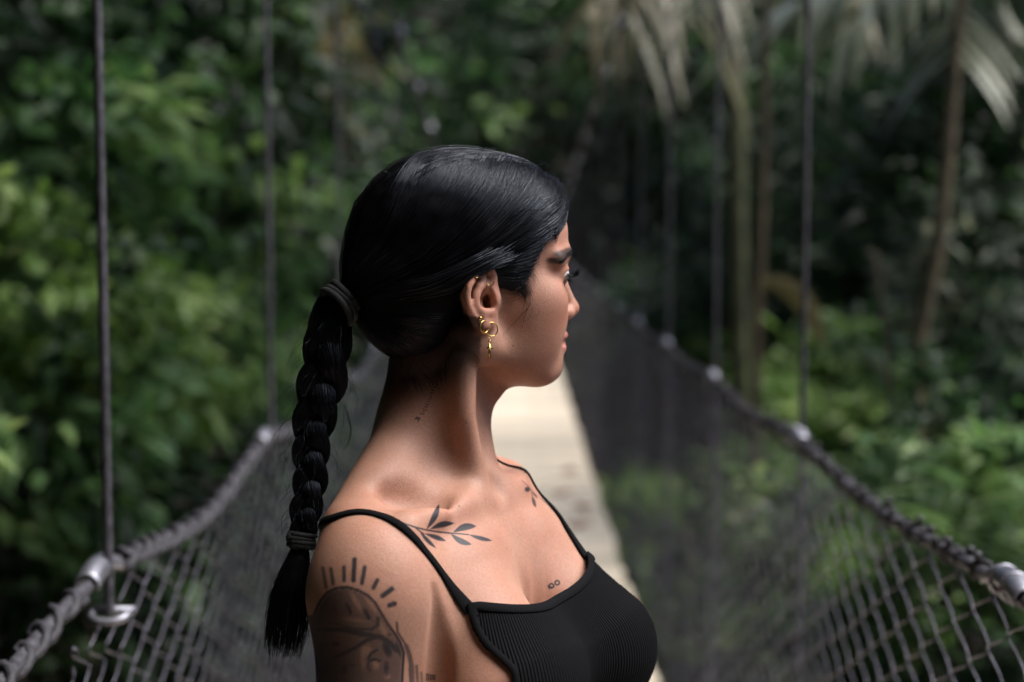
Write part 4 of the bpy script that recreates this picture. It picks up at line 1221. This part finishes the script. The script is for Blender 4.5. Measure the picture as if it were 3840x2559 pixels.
hair = own(mesh_obj('hair', HO + V @ HM.T, Q, M_UNDER))
TIE = np.array([-.1215, .004, -.001])
def bez(P0, P1, P2, P3, n):
    t = np.linspace(0, 1, n)[None, :, None]
    return (1 - t) ** 3 * P0[:, None] + 3 * (1 - t) ** 2 * t * P1[:, None] + 3 * (1 - t) * t ** 2 * P2[:, None] + t ** 3 * P3[:, None]
def lay(P, off, free=None):
    """lay paths on the hair volume, off metres above it; 'free' blends back to the unprojected path"""
    sh = P.shape
    Pp = HFULL.project(P.reshape(-1, 3), 0.0, 5).reshape(sh)
    nrm = HFULL.normal(Pp.reshape(-1, 3)).reshape(sh)
    return Pp + nrm * off
def head_strands(n, side, K=11):
    """combed strands from parting and hairline to the tie; local head coordinates"""
    s = rng.random(n) ** 0.9
    clump = np.floor(s * 70) / 70
    s = s * .5 + clump * .5
    head_strands.key = clump
    q = rng.normal(0, 1, (n, 3)) * np.array([.0035, .0035, .003])
    part = np.stack([.097 - .125 * s - .02 * s ** 2, np.full(n, -.004), .098 + .070 * s - .028 * s ** 2], 1) + q * .5
    front = 1 - s
    P0 = part
    P1 = P0 + np.stack([-.020 - .016 * s, side * (.050 * front + .045), -.022 * front - .002], 1) + q
    P2 = np.stack([-.014 - .060 * s, side * (.096 - .030 * s), .020 + .064 * s ** 1.3], 1) + q * 1.5
    P3 = TIE + np.stack([rng.random(n) * .010, side * .010 * rng.random(n), (s - .35) * .020], 1)
    return bez(P0, P1, P2, P3, K)
def temple_strands(n, side, K=11):
    """from the hairline at temple and above the ear, back to the tie"""
    t = rng.random(n)
    line = np.array([(.092, .018, .094), (.081, .036, .087), (.066, .052, .075), (.053, .060, .0572), (.043, .065, .037), (.036, .067, .020), (.027, .070, .012)])
    k = t * (len(line) - 1); i = np.minimum(k.astype(int), len(line) - 2); f = (k - i)[:, None]
    P0 = line[i] * (1 - f) + line[i + 1] * f + rng.normal(0, .0022, (n, 3))
    P0[:, 1] *= side
    P1 = P0 + np.stack([-.012 - .02 * t, side * .014 * np.ones(n), -.030 * (1 - t) - .002], 1) + rng.normal(0, .003, (n, 3))
    P2 = np.stack([-.035 * np.ones(n), np.full(n, side * .088), .030 - .012 * t + .022 * (1 - t)], 1) + rng.normal(0, .005, (n, 3))
    P3 = TIE + rng.normal(0, .004, (n, 3))
    return bez(P0, P1, P2, P3, K)
def nape_strands(n, side, K=9):
    t = rng.random(n)
    line = np.array([(-.024, .068, -.018), (-.027, .062, -.036), (-.038, .052, -.052), (-.055, .035, -.062), (-.075, .010, -.066)])
    k = t * (len(line) - 1); i = np.minimum(k.astype(int), len(line) - 2); f = (k - i)[:, None]
    P0 = line[i] * (1 - f) + line[i + 1] * f + rng.normal(0, .003, (n, 3))
    P0[:, 1] *= side
    P1 = P0 + np.array([-.025, side * .012, .004]); P2 = P0 * 0 + TIE + np.array([.03, side * .03, -.012])
    return bez(P0, P1, P2, TIE + rng.normal(0, .004, (n, 3)), K)
def strand_part(name, paths, r0, parent, taper=.35, m=None):
    """a lock of hair: thin three-sided fibres, one mesh"""
    g = Geo()
    for P in paths:
        K = P.shape[1]
        prof = np.interp(np.linspace(0, 1, K), [0, .08, .7, 1], [.5, 1, 1, taper])
        R = r0 * prof[None] * rng.uniform(.55, 1.3, (len(P), 1))
        g.add(*tubes(P, R, 3))
    o = g.obj(name, m or M_HAIR, kind='stuff')
    o.parent = parent
    o.matrix_parent_inverse = parent.matrix_parent_inverse
    return o
def crown_strands(n, K=11):
    v = rng.uniform(-.055, .062, n); v = v * .4 + np.round(v * 450) / 450 * .6
    crown_strands.key = np.round(v * 450) / 450
    P0 = np.stack([rng.uniform(.010, .085, n), v * .22 - .004, np.full(n, .14)], 1)
    P1 = np.stack([P0[:, 0] - .05, v * .9, np.full(n, .168)], 1)
    P2 = np.stack([-.125 + rng.normal(0, .004, n), v * 1.15, .105 - .25 * np.abs(v)], 1)
    return bez(P0, P1, P2, TIE + np.stack([rng.random(n) * .008, v * .15, .008 + rng.random(n) * .006], 1), K)
def groove(n, keys, amp=.0015):
    """offset above the hair volume: whole locks lie higher or lower, with loose single hairs"""
    k = np.round(np.asarray(keys) * 997).astype(int)
    lut = np.random.default_rng(3).normal(0, amp, 2000)
    o = .0006 + lut[k % 2000] + rng.uniform(-.0004, .0010, n) + (rng.random(n) < .05) * rng.uniform(.001, .003, n)
    return o[:, None, None] * np.ones((1, 1, 1))
hs_ = head_strands(3200, 1); k1 = head_strands.key
cs_ = crown_strands(2400); k2 = crown_strands.key
near = [lay(cs_, groove(2400, k2)), lay(hs_, groove(3200, k1)), lay(temple_strands(1500, 1), rng.uniform(-.0002, .0016, (1500, 1, 1))), lay(nape_strands(700, 1), rng.uniform(-.0004, .0012, (700, 1, 1)))]
far = [lay(head_strands(1200, -1), rng.uniform(.0000, .0016, (1200, 1, 1))), lay(temple_strands(300, -1), rng.uniform(-.0006, .001, (300, 1, 1))), lay(nape_strands(150, -1), rng.uniform(-.0006, .001, (150, 1, 1)))]
W = lambda P: HO + P @ HM.T
over = []
for i in range(110):       # hair combed across the top of the near ear
    t = rng.random(); d = rng.normal(0, 1, 3) * np.array([.006, .0012, .0022]) + np.array([0, -.0012, .0035])
    over.append(spline(np.array([(.034 - .014 * t, .0640, .062 - .026 * t), (.014, .0755, .046 - .012 * t), (-.003, .0830, .0385 - .008 * t), (-.022, .0845, .030 - .010 * t), (-.045, .0790, .020 - .012 * t), (-.075, .060, .012 - .010 * t), (-.112, .018, .002)]) + d, 11))
near.append(np.array(over))
strand_part('combed_hair', [W(P) for P in near + far], .00036, hair)
# flyaway hairs on the crown and nape
def flyaways(n, seeds, lift, length, r, name):
    K = 12; P = []
    for i in range(n):
        p = np.array(seeds(i), float)
        d = rng.normal(0, 1, 3); d[2] = abs(d[2]) * .6
        d /= np.linalg.norm(d); cur = rng.normal(0, 1, 3) * 1.6
        path = [p]
        L = length * rng.uniform(.4, 1.2)
        for k in range(K - 1):
            d = d + np.cross(cur, d) * .16 + rng.normal(0, .10, 3) + lift * .05
            d /= np.linalg.norm(d)
            path.append(path[-1] + d * L / K)
        P.append(path)
    return np.array(P)
seedP = HFULL.project(np.stack([rng.uniform(-.08, .085, 170), rng.uniform(-.03, .06, 170), rng.uniform(.09, .15, 170)], 1))
f1 = flyaways(170, lambda i: seedP[i], np.array([-1, 0, .6]), .030, .0001, 'f')
seedN = HFULL.project(np.stack([rng.uniform(-.10, -.03, 80), rng.uniform(.0, .06, 80), rng.uniform(-.06, -.03, 80)], 1))
f2 = flyaways(50, lambda i: seedN[i], np.array([.2, .2, -2.4]), .035, .0001, 'f')
# loose wisps in front of and below the ear
wisp = []
for i in range(6):
    a = np.array([rng.uniform(.024, .045), .066 + rng.uniform(0, .004), rng.uniform(.010, .024)])
    wisp.append(spline([a, a + (.004 + rng.normal(0, .003), .003, -.012), a + (.002 + rng.normal(0, .005), .002, -.026), a + (-.006 + rng.normal(0, .006), .001, -.034 - rng.random() * .012)], 12))
wisp = np.array(wisp)
wisp = BODY.project((W(wisp)).reshape(-1, 3), .0012).reshape(wisp.shape)
# fine short hairs along the hairline
baby = []
for i in range(420):
    t = rng.random()
    line = np.array([(.066, .052, .074), (.053, .060, .0572), (.043, .065, .037), (.035, .067, .0169), (.028, .070, .008)]) if i < 300 else np.array([(-.0235, .060, -.036), (-.032, .054, -.053), (-.048, .045, -.066), (-.072, .02, -.072)])
    k = t * (len(line) - 1); j = min(int(k), len(line) - 2); f = k - j
    p = line[j] * (1 - f) + line[j + 1] * f + rng.normal(0, .0015, 3)
    d = np.array([.006, .002, -.007]) if i < 300 else np.array([.010, 0, -.012])
    e = d * rng.uniform(.5, 1.6) + rng.normal(0, .0025, 3)
    baby.append(spline([p, p + e * .5 + rng.normal(0, .0006, 3), p + e + rng.normal(0, .001, 3) + np.array([-.003, 0, 0])], 8))
baby = np.array(baby)
baby = BODY.project(W(baby).reshape(-1, 3), .0007).reshape(baby.shape)
strand_part('baby_hair', [baby], .00012, hair, .25)
strand_part('flyaway_hair', [W(f1), W(f2), wisp], .00019, hair, .3)

# ponytail tie: an elastic wound three times
tie = Geo()
tc_, ta = np.array([-.1235, .006, -.0015]), np.array([-.80, .10, -.60]); ta /= np.linalg.norm(ta)
e1 = np.cross(ta, [0, 1, 0]); e1 /= np.linalg.norm(e1); e2_ = np.cross(ta, e1)
ph = np.linspace(0, 2 * math.pi, 40)
for j in range(3):
    c = tc_ + ta * (j - 1) * .0055
    rad = .0195 - .001 * (j == 1)
    tie.tube(W(c + rad * (np.cos(ph)[:, None] * e1 + np.sin(ph)[:, None] * e2_ * .95) + ta * .0012 * np.sin(ph * 2 + j)[:, None]), .0032, 8, False)
o = tie.obj('hair_tie', M_TIE); o.parent = hair; o.matrix_parent_inverse = hair.matrix_parent_inverse

# the braid, hanging behind the near shoulder
BR = [(1262, 1150, .019, 1.338), (1240, 1205, .0215, 1.335), (1229, 1290, .0225, 1.33), (1216, 1390, .0215, 1.33), (1196, 1490, .0205, 1.33), (1180, 1570, .0185, 1.33), (1168, 1650, .0170, 1.328), (1166, 1720, .0155, 1.326), (1164, 1800, .0150, 1.324), (1152, 1880, .0140, 1.322), (1141, 1960, .0135, 1.32), (1130, 2030, .0095, 1.318)]
bp = np.array([at(x, y, d) for x, y, r, d in BR]); br = np.array([r for *_, r, d in BR])
cen = spline(np.hstack([bp, br[:, None]]), 150)
brad = cen[:, 3]; cen = cen[:, :3]
tt = np.gradient(cen, axis=0); tt /= np.linalg.norm(tt, axis=1, keepdims=True)
sx = np.array([.96, -.28, 0.0]); sx = sx - (tt @ sx)[:, None] * tt; sx /= np.linalg.norm(sx, axis=1, keepdims=True)
sy = np.cross(tt, sx)
arc = np.concatenate([[0], np.cumsum(np.linalg.norm(np.diff(cen, axis=0), axis=1))])
phase = np.cumsum(np.gradient(arc) / (brad * 5.3)) * 2 * math.pi       # one cycle every ~4.4 radii
amt = np.clip((arc - .020) / .03, 0, 1)
braid_paths, core = [], Geo()
for k in range(3):
    p = phase + k * 2 * math.pi / 3
    cx = np.sin(p) * brad * .50 * amt; cy = np.sin(2 * p) * brad * .36 * amt
    if k == 0: pass
    c = cen + sx * cx[:, None] + sy * cy[:, None]
    # fibres follow their strand in a flattened bundle
    tk = np.gradient(c, axis=0); tk /= np.linalg.norm(tk, axis=1, keepdims=True)
    ex = np.cross(tk, sy); ex /= np.linalg.norm(ex, axis=1, keepdims=True); ey = np.cross(tk, ex)
    w1, w2 = brad * (.60 + .28 * (1 - amt)), brad * (.50 + .34 * (1 - amt))
    # solid core of the strand
    th = np.linspace(0, 2 * math.pi, 14, endpoint=False)
    Vv = c[:, None] + (np.cos(th)[None, :, None] * ex[:, None] * (w1 * .93)[:, None, None] + np.sin(th)[None, :, None] * ey[:, None] * (w2 * .93)[:, None, None])
    idx = np.arange(150 * 14).reshape(150, 14); nx = np.roll(idx, -1, 1)
    core.add(Vv.reshape(-1, 3), np.stack([idx[:-1], idx[1:], nx[1:], nx[:-1]], -1).reshape(-1, 4))
    m = 330
    a0 = rng.uniform(0, 2 * math.pi, m); rr = np.sqrt(rng.uniform(.80, 1.10, m))
    sel = np.arange(0, 150, 3)
    wob = a0[:, None] + .25 * np.sin(np.linspace(0, 6, len(sel))[None] + rng.uniform(0, 6, m)[:, None])
    P = c[sel][None] + (np.cos(wob)[:, :, None] * ex[sel][None] * w1[sel][None, :, None] + np.sin(wob)[:, :, None] * ey[sel][None] * w2[sel][None, :, None]) * rr[:, None, None]
    braid_paths.append(P)
braid = core.obj('braid', M_HAIR); braid.parent = hair; braid.matrix_parent_inverse = hair.matrix_parent_inverse
def joined(o):
    """copy o's geometry data as arrays"""
    n = len(o.data.vertices); a = np.empty(n * 3, np.float32); o.data.vertices.foreach_get('co', a); return a.reshape(-1, 3)
own(braid); own(hair)
braid.parent = hair; braid.matrix_parent_inverse = Matrix()
for ch in list(hair.children): ch.matrix_parent_inverse = Matrix()
# root of the ponytail, from the tie down into the braid
root = []
m = 420
for i in range(m):
    a = rng.uniform(0, 2 * math.pi); r = math.sqrt(rng.uniform(.3, 1))
    p0 = W(tc_ + .014 * r * (math.cos(a) * e1 + math.sin(a) * e2_))
    def on(j, q): return cen[j] + (sx[j] * math.cos(a) * .95 + sy[j] * math.sin(a) * .85) * brad[j] * r * q
    root.append(spline([p0, (p0 + on(6, 1.0)) / 2 + np.array([-.004, 0, .003]), on(10, 1.02), on(22, 1.0), on(34, .90), on(44, .6)], 16))
# tassel below the end tie
tas = []
end = cen[-1]
for i in range(640):
    a = rng.uniform(0, 2 * math.pi); r = math.sqrt(rng.uniform(0.02, 1))
    ex_, ey_ = sx[-1], sy[-1]
    o_ = lambda s: (ex_ * math.cos(a) + ey_ * math.sin(a)) * r * s
    L = rng.choice([rng.uniform(.55, .85), rng.uniform(.85, 1.0)])
    p = [at(1131, 2025, 1.318), at(1118, 2100, 1.315), at(1098, 2190, 1.312), at(1083, 2290, 1.31), at(1072, 2390, 1.308), at(1058, 2480, 1.306)]
    w = [.006, .010, .0165, .0190, .0180, .0150]
    path = spline([q + o_(v) for q, v in zip(p, w)], 22)
    path = path[:int(22 * L)] if L < 1 else path
    path = spline(path + np.cumsum(rng.normal(0, .00042, path.shape), 0), 14)
    tas.append(path)
tassel_core = spline([np.append(at(x, y, d), r) for x, y, d, r in ((1131, 2030, 1.318, .007), (1116, 2110, 1.314, .011), (1097, 2200, 1.312, .0145), (1085, 2270, 1.31, .0125), (1079, 2320, 1.308, .008), (1074, 2370, 1.308, .002))], 30)
g = Geo(); g.tube(tassel_core[:, :3], tassel_core[:, 3], 12)
o = g.obj('braid_tassel', M_HAIR); o.parent = hair
# stray hairs along the braid
stray = []
for i in range(150):
    j = rng.integers(8, 148); a = rng.uniform(0, 2 * math.pi)
    nrm = sx[j] * math.cos(a) + sy[j] * math.sin(a)
    p0 = cen[j] + nrm * brad[j] * .9
    L = rng.uniform(.008, .034)
    stray.append(spline([p0, p0 + nrm * L * .35 + tt[j] * L * .3, p0 + nrm * L * .55 + tt[j] * L * .8 + rng.normal(0, .003, 3), p0 + nrm * L * rng.uniform(.2, .9) + tt[j] * L * 1.3 + rng.normal(0, .005, 3)], 12))
for k in range(7):   # the lock that slips out half way down
    b0 = np.array([at(1285, 1510, 1.32), at(1305, 1560, 1.32), at(1317, 1610, 1.32), at(1308, 1655, 1.32), at(1285, 1695, 1.32)])
    stray.append(spline(b0 + rng.normal(0, .0006, b0.shape), 12))
strand_part('braid_fibres', [np.array(P) for P in braid_paths] + [np.array(root), np.array(tas)], .00034, hair, .5)
strand_part('stray_hair', [np.array(stray)], .00015, hair, .3)
g = Geo()
for j in range(4):
    c = at(1131, 2006 + j * 13, 1.318)
    g.tube(c + .0118 * (np.cos(ph)[:, None] * sx[-1] + np.sin(ph)[:, None] * sy[-1]) + rng.normal(0, .0006, 3), .0024, 8, False)
g.ball(at(1092, 2018, 1.312), (.0050, .0050, .0060)); g.ball(at(1098, 2040, 1.312), (.0045, .0050, .0050))
o = g.obj('hair_tie', M_TIE); o.parent = hair
for ch in list(hair.children): ch.matrix_parent_inverse = Matrix()

# eyes, lashes, brows
def eye_material():
    m, nt, b = mat('eye')
    L = nt.links.new
    g_ = nt.nodes.new('ShaderNodeNewGeometry')
    d = N(nt, 'ShaderNodeVectorMath', operation='DOT_PRODUCT'); d.inputs[1].default_value = tuple(HF)
    L(g_.outputs['Normal'], d.inputs[0])
    r = ramp(nt, d.outputs['Value'], [(0.0, (.70, .62, .60)), (.84, (.72, .66, .64)), (.885, (.05, .03, .02)), (.955, (.09, .045, .02)), (.965, (.002, .002, .002))])
    L(r.outputs[0], b.inputs['Base Color']); b.inputs['Roughness'].default_value = .08
    return m
M_EYE = eye_material()
for s in (1, -1):
    g = Geo(); g.ball(hp(.0797, s * .0315, .0235), (.0121,) * 3, 24, 16)
    own(g.obj('eye', M_EYE))
lash = []
for s in (1, -1):
    for i in range(70):
        t = i / 69
        v = .0185 + .027 * t
        u = .0915 - 90 * (v - .029) ** 2 * .13 - .0035 * t
        p = np.array([u, s * v, .0255 - .002 * abs(t - .45)])
        out = np.array([.9 - .45 * t, s * (.15 + .75 * t), .0]); out /= np.linalg.norm(out)
        L = .0105 + .003 * t + rng.normal(0, .0009)
        lash.append(hp(0, 0, 0) + spline([p, p + out * L * .45 - np.array([0, 0, .0022]), p + out * L * .8 - np.array([0, 0, .0014 + rng.normal(0, .0008)]), p + out * L + np.array([0, 0, .0012 + rng.normal(0, .0016)])], 8) @ HM.T)
        if i % 2 == 0:
            p = np.array([u - .0005, s * v, .0192]); L *= .45
            lash.append(hp(0, 0, 0) + spline([p, p + out * L * .5 - np.array([0, 0, .001]), p + out * L * .8 - np.array([0, 0, .002]), p + out * L - np.array([0, 0, .0022])], 8) @ HM.T)
own(strand_part('eyelashes', [np.array(lash[:105])], .00034, hair, .25, M_UNDER))['kind'] = 'stuff'
own(strand_part('eyelashes', [np.array(lash[105:])], .00034, hair, .25, M_UNDER))['kind'] = 'stuff'
brs = []
for s in (1, -1):
    for i in range(190):
        t = rng.random()
        k = t * 4; j = min(int(k), 3); f = k - j
        bl_ = np.array([(.0995, .010, .0390), (.0985, .022, .0425), (.0945, .034, .0450), (.086, .044, .0430), (.076, .052, .0375)])
        p = bl_[j] * (1 - f) + bl_[j + 1] * f
        wdt = .0032 * (1 - .65 * t)
        p = p + np.array([0, 0, rng.uniform(-wdt, wdt)])
        q = p + (bl_[min(j + 1, 4)] - bl_[j]) * .45 + np.array([0, 0, .0022 * (1 - t) - .0008])
        P = np.array([p, (p + q) / 2, q]); P[:, 1] *= s
        P = BODY.project(W(P), .0003)
        P = np.vstack([P[:1], P[1:2], P[2:] ])
        brs.append(spline(P, 5))
for k in (0, 190):
    own(strand_part('eyebrow', [np.array(brs[k:k + 190])], .00022, hair, .3, M_UNDER))['kind'] = 'stuff'
# ------------------------------------------------------------------ clothes
def ribbon(P, Nm, width, thick):
    """flat band along P lying on normals Nm; rounded cross-section, closed"""
    P = np.asarray(P, float); K = len(P)
    T = np.gradient(P, axis=0); T /= np.linalg.norm(T, axis=1, keepdims=True)
    Nm = Nm - (Nm * T).sum(1, keepdims=True) * T; Nm /= np.linalg.norm(Nm, axis=1, keepdims=True)
    S = np.cross(T, Nm)
    w = np.broadcast_to(np.asarray(width, float), K) / 2; h = thick / 2
    sec = [(-1, -.4), (-1, .4), (-.86, 1), (0, 1.15), (.86, 1), (1, .4), (1, -.4), (.86, -1), (-.86, -1)]
    V = np.stack([P + S * (w * a)[:, None] + Nm * (h * b) for a, b in sec], 1)
    n = len(sec); idx = np.arange(K * n).reshape(K, n); nx = np.roll(idx, -1, 1)
    F = np.stack([idx[:-1], nx[:-1], nx[1:], idx[1:]], -1).reshape(-1, 4)
    return V.reshape(-1, 3), F
def rib_material():
    m, nt, b = mat('black_rib_knit')
    L = nt.links.new
    a = N(nt, 'ShaderNodeAttribute', attribute_name='rib')
    tc = nt.nodes.new('ShaderNodeTexCoord')
    n0 = N(nt, 'ShaderNodeTexNoise', Scale=35.0, Detail=3.0); L(tc.outputs['Object'], n0.inputs['Vector'])
    ad = N(nt, 'ShaderNodeMath', operation='MULTIPLY_ADD'); L(n0.outputs[0], ad.inputs[0]); ad.inputs[1].default_value = 1.1; L(a.outputs['Fac'], ad.inputs[2])
    s = N(nt, 'ShaderNodeMath', operation='SINE'); L(ad.outputs[0], s.inputs[0])
    n = N(nt, 'ShaderNodeTexNoise', Scale=900.0, Detail=2.0); L(tc.outputs['Object'], n.inputs['Vector'])
    r = ramp(nt, n.outputs[0], [(0.3, (0.0016, 0.0016, 0.0022)), (0.68, (0.0036, 0.0036, 0.0048)), (.80, (.007, .007, .009))])
    L(r.outputs[0], b.inputs['Base Color'])
    b.inputs['Roughness'].default_value = .82
    b.inputs['Sheen Weight'].default_value = .0
    b.inputs['Sheen Roughness'].default_value = .45
    b.inputs['Sheen Tint'].default_value = (.55, .58, .75, 1)
    b.inputs['Specular IOR Level'].default_value = .10
    ns = N(nt, 'ShaderNodeMath', operation='MULTIPLY_ADD'); L(n.outputs[0], ns.inputs[0]); ns.inputs[1].default_value = .35; L(s.outputs[0], ns.inputs[2])
    bp = N(nt, 'ShaderNodeBump', Strength=.8, Distance=.0007); L(ns.outputs[0], bp.inputs['Height']); L(bp.outputs[0], b.inputs['Normal'])
    return m
M_RIB = rib_material()
M_TRIM = simple_mat('black_trim', (0.0025, 0.0025, 0.0035), .85, noise=.4, scale=900, bump=.25, spec=.12)
def neckline(l, f):
    """height of the top's upper edge (relative to eye level) at torso-frame l, f"""
    d = l + .017
    a = np.abs(d) / .101
    edge = np.where(d < 0, .0115, .019)
    front = np.where(a < 1, -.3215 + edge * a ** 2.2, -.3215 + edge - (a - 1) * .101 * 3.2)
    front = np.maximum(front, -.405)
    t = np.clip((f + .01) / .03, 0, 1)
    return front * t + (1 - t) * -.395
def build_top():
    T = Field(steps((-.26, .205, .0028)), steps((1.12, 1.56, .0030)), steps((EYE - .80, EYE - .45, .006), (EYE - .45, EYE - .29, .0026)))
    add_torso(T, arms=False)
    T.ell(tp(.085, 0, -.375), (.066, .085, .075), TM, .06)     # the cloth bridges the hollow
    T.f -= .0028
    X = T.xs[:, None, None] - TO[0]; Y = T.ys[None, :, None] - TO[1]; Z = T.zs[None, None, :] - TO[2]
    f = X * TF[0] + Y * TF[1]; l = X * TL[0] + Y * TL[1]
    full = Field(T.xs, T.ys, T.zs); full.f = T.f.copy()
    T.f = np.maximum(T.f, -(T.f + .0052))                        # a shell of cloth
    T.f = np.maximum(T.f, ((Z - neckline(l, f) + .0035) * .75).astype(np.float32))
    T.chain(CARVE, [.010, .014, .018, .021, .024, .028], .004, 'cut')
    T.f = np.maximum(T.f, (-.70 - Z).astype(np.float32) + 0 * T.f)
    return T, full
TOP, TFULL = build_top()
V, Q = TOP.mesh(2)
q = V - TO
fl = np.stack([q @ TF, q @ TL], 1)
rib = np.arctan2(fl[:, 1], fl[:, 0] - .01) * .165 / .0025 * 2 * math.pi
top = own(mesh_obj('tank_top', V, Q, M_RIB, attrs={'rib': rib}))
# neckline trim
ls = np.linspace(-.1205, .0855, 60)
P = np.array([tp(.24, l, float(neckline(np.array(l), np.array(.1))) - .0022) for l in ls])
for _ in range(400):
    d = TFULL.sample(P); P -= TF * np.clip(d, 0, .004)[:, None]
nm = TFULL.normal(P)
g = Geo(); g.add(*ribbon(P + nm * .0006, nm, .0088, .0024))
o = g.obj('neck_trim', M_TRIM); o.parent = top
# armhole trims
for s in (-1,):
    la = -.017 + np.linspace(.101, .127, 26) * s
    Pa = np.array([tp(.24, l, float(neckline(np.array(l), np.array(.1))) - .0015) for l in la])
    for _ in range(400):
        d = TFULL.sample(Pa); Pa -= TF * np.clip(d, 0, .004)[:, None]
    nm = TFULL.normal(Pa)
    g = Geo(); g.add(*ribbon(Pa + nm * .0006, nm, .0062, .0022))
    o = g.obj('armhole_trim', M_TRIM); o.parent = top
# straps, lying on the shoulders where the photograph shows them
def strap(px, extra, width, lift=.0012):
    h = BODY.hit([p[0] for p in px], [p[1] for p in px])
    good = ~np.isnan(h[:, 0])
    h = h[good]
    P = np.vstack([h, BODY.project(np.array(extra), .0018)]) if len(extra) else h
    P = spline(P, 70)
    for _ in range(14): P[1:-1] = P[1:-1] * .5 + (P[:-2] + P[2:]) * .25
    for _ in range(4):
        d = BODY.sample(P); nm = BODY.normal(P)
        P = P + nm * np.clip(lift - d, 0, .02)[:, None]
    for _ in range(3): nm[1:-1] = nm[1:-1] * .5 + (nm[:-2] + nm[2:]) * .25
    g = Geo(); g.add(*ribbon(P, nm, width, .0020))
    o = g.obj('strap', M_TRIM); o.parent = top
    return P
wst = np.interp(np.linspace(0, 1, 70), [0, .12, 1], [.0125, .0068, .0064])
strap_r = strap([(1764, 2292), (1722, 2236), (1660, 2160), (1590, 2068), (1525, 1992), (1450, 1945), (1370, 1922), (1300, 1926), (1245, 1955)],
      [tp(-.030, -.118, -.262), tp(-.045, -.105, -.30), tp(-.055, -.092, -.345), tp(-.06, -.085, -.40)], wst)
pl = np.array([tp(*q) for q in ((.1240, .0835, -.312), (.112, .089, -.286), (.098, .091, -.268), (.072, .093, -.243), (.045, .091, -.215), (.015, .089, -.198), (-.02, .09, -.205), (-.05, .09, -.25), (-.066, .09, -.32), (-.068, .09, -.40))])
pl = spline(pl, 70)
for _ in range(3):
    pl = BODY.project(pl, .0020); 
    for _ in range(4): pl[1:-1] = pl[1:-1] * .5 + (pl[:-2] + pl[2:]) * .25
d = BODY.sample(pl); nm = BODY.normal(pl); pl = pl + nm * np.clip(.0018 - d, 0, .02)[:, None]
g = Geo(); g.add(*ribbon(pl, nm, wst * 1.1, .0022)); o = g.obj('strap', M_TRIM); o.parent = top
for ch in list(top.children): ch.matrix_parent_inverse = Matrix()
# trousers and shoes (below the picture)
M_DENIM = simple_mat('dark_denim', (.02, .025, .04), .85, noise=.4, scale=120, bump=.3)
M_SHOE = simple_mat('white_canvas', (.6, .58, .54), .8, noise=.1, scale=80)
G = Field(steps((-.30, .16, .007)), steps((1.12, 1.60, .007)), steps((.03, .92, .008)))
G.ell(tp(-.015, 0, -.78), (.113, .163, .13), TM, .05)
for s in (-1, 1):
    G.cone(tp(-.01, s * .085, -.84), tp(.01, s * .082, -1.08), .085, .062, .04)
    G.cone(tp(.01, s * .082, -1.08), tp(-.01, s * .085, -1.49), .060, .044, .03)
G.f = np.maximum(G.f, (G.zs[None, None, :] - (EYE - .69)) + 0 * G.f)
V, Q = G.mesh(2)
own(mesh_obj('trousers', V, Q, M_DENIM))
for s in (-1, 1):
    S = Field(steps((-.32, .25, .006)), steps((1.05, 1.60, .006)), steps((-.02, .16, .006)))
    S.ell(tp(.03, s * .088, -EYE + .035), (.125, .042, .045), TM, .02)
    S.cone(tp(-.02, s * .086, -EYE + .05), tp(-.015, s * .086, -EYE + .11), .045, .044, .03)
    S.f = np.maximum(S.f, (.004 - S.zs[None, None, :]) + 0 * S.f)
    V, Q = S.mesh(2)
    own(mesh_obj('shoe', V, Q, M_SHOE))
# ------------------------------------------------------------------ earrings on the near ear
M_GOLD = simple_mat('polished_gold', (.55, .34, .11), .26, 1.0, noise=.08, scale=300)
def ring(g, c, r, ax, tube, a0=0.0, a1=2 * math.pi, n=40):
    ax = np.asarray(ax, float); ax /= np.linalg.norm(ax)
    e = np.cross(ax, [0, 0, 1.0]); e /= np.linalg.norm(e); f = np.cross(e, ax)
    t = np.linspace(a0, a1, n)[:, None]
    g.tube(c + r * (np.cos(t) * e + np.sin(t) * f), tube, 8, abs(a1 - a0) < 6.2)
vw = np.array([0, -1.0, 0])
g = Geo(); c = ear_pt(490, 845, .0085); g.ball(c, (.0018, .0014, .0018), 14, 10); g.tube([c, c + HR * -.006], .0008, 6)
g.obj('earring', M_GOLD, label='small gold dome stud on the back of her ear lobe', cat='earring')
g = Geo(); ring(g, ear_pt(548, 958, .0075), .0055, (.74, -.67, .05), .0006)
g.obj('earring', M_GOLD, label='plain gold hoop, the smaller of two hoops in her lobe', cat='earring')
e = empty('earring', tuple(ear_pt(645, 905, .004)), label='gold hoop with a dangling cross in front of her lobe', cat='earring')
inv = Matrix.Translation(-Vector(e.location))
def part(g, name):
    o = g.obj(name, M_GOLD, e); o.matrix_parent_inverse = inv; return o
g = Geo(); ring(g, ear_pt(645, 990, .0075), .0062, (.52, -.85, .05), .0006); part(g, 'hoop')
g = Geo(); c = ear_pt(612, 1112, .0085); ring(g, c, .0014, (.9, -.4, 0), .00035, n=20); ring(g, c + np.array([0, 0, -.0026]), .0014, (.2, -.98, 0), .00035, n=20); part(g, 'link')
g = Geo(); c = ear_pt(612, 1270, .0085)
Mx = np.stack([(.93, .36, 0), (-.36, .93, 0), (0, 0, 1)], 1)
g.box(c, (.0010, .0006, .0066), Mx); g.box(c + np.array([0, 0, .0028]), (.0028, .00055, .0010), Mx); part(g, 'cross')
g = Geo(); c = ear_pt(448, 322, .0075); g.ball(c, .0010, 12, 8); g.tube([c, c + HR * -.004], .0005, 6)
g.obj('earring', M_GOLD, label='tiny gold ball stud high on the outer rim of her ear', cat='earring')
g = Geo(); ring(g, ear_pt(632, 370, .0050), .0036, (.25, -.95, .1), .00042, math.pi * .95, math.pi * 2.1)
g.obj('earring', M_GOLD, label='thin gold ring piercing the upper inner fold of her ear', cat='earring')
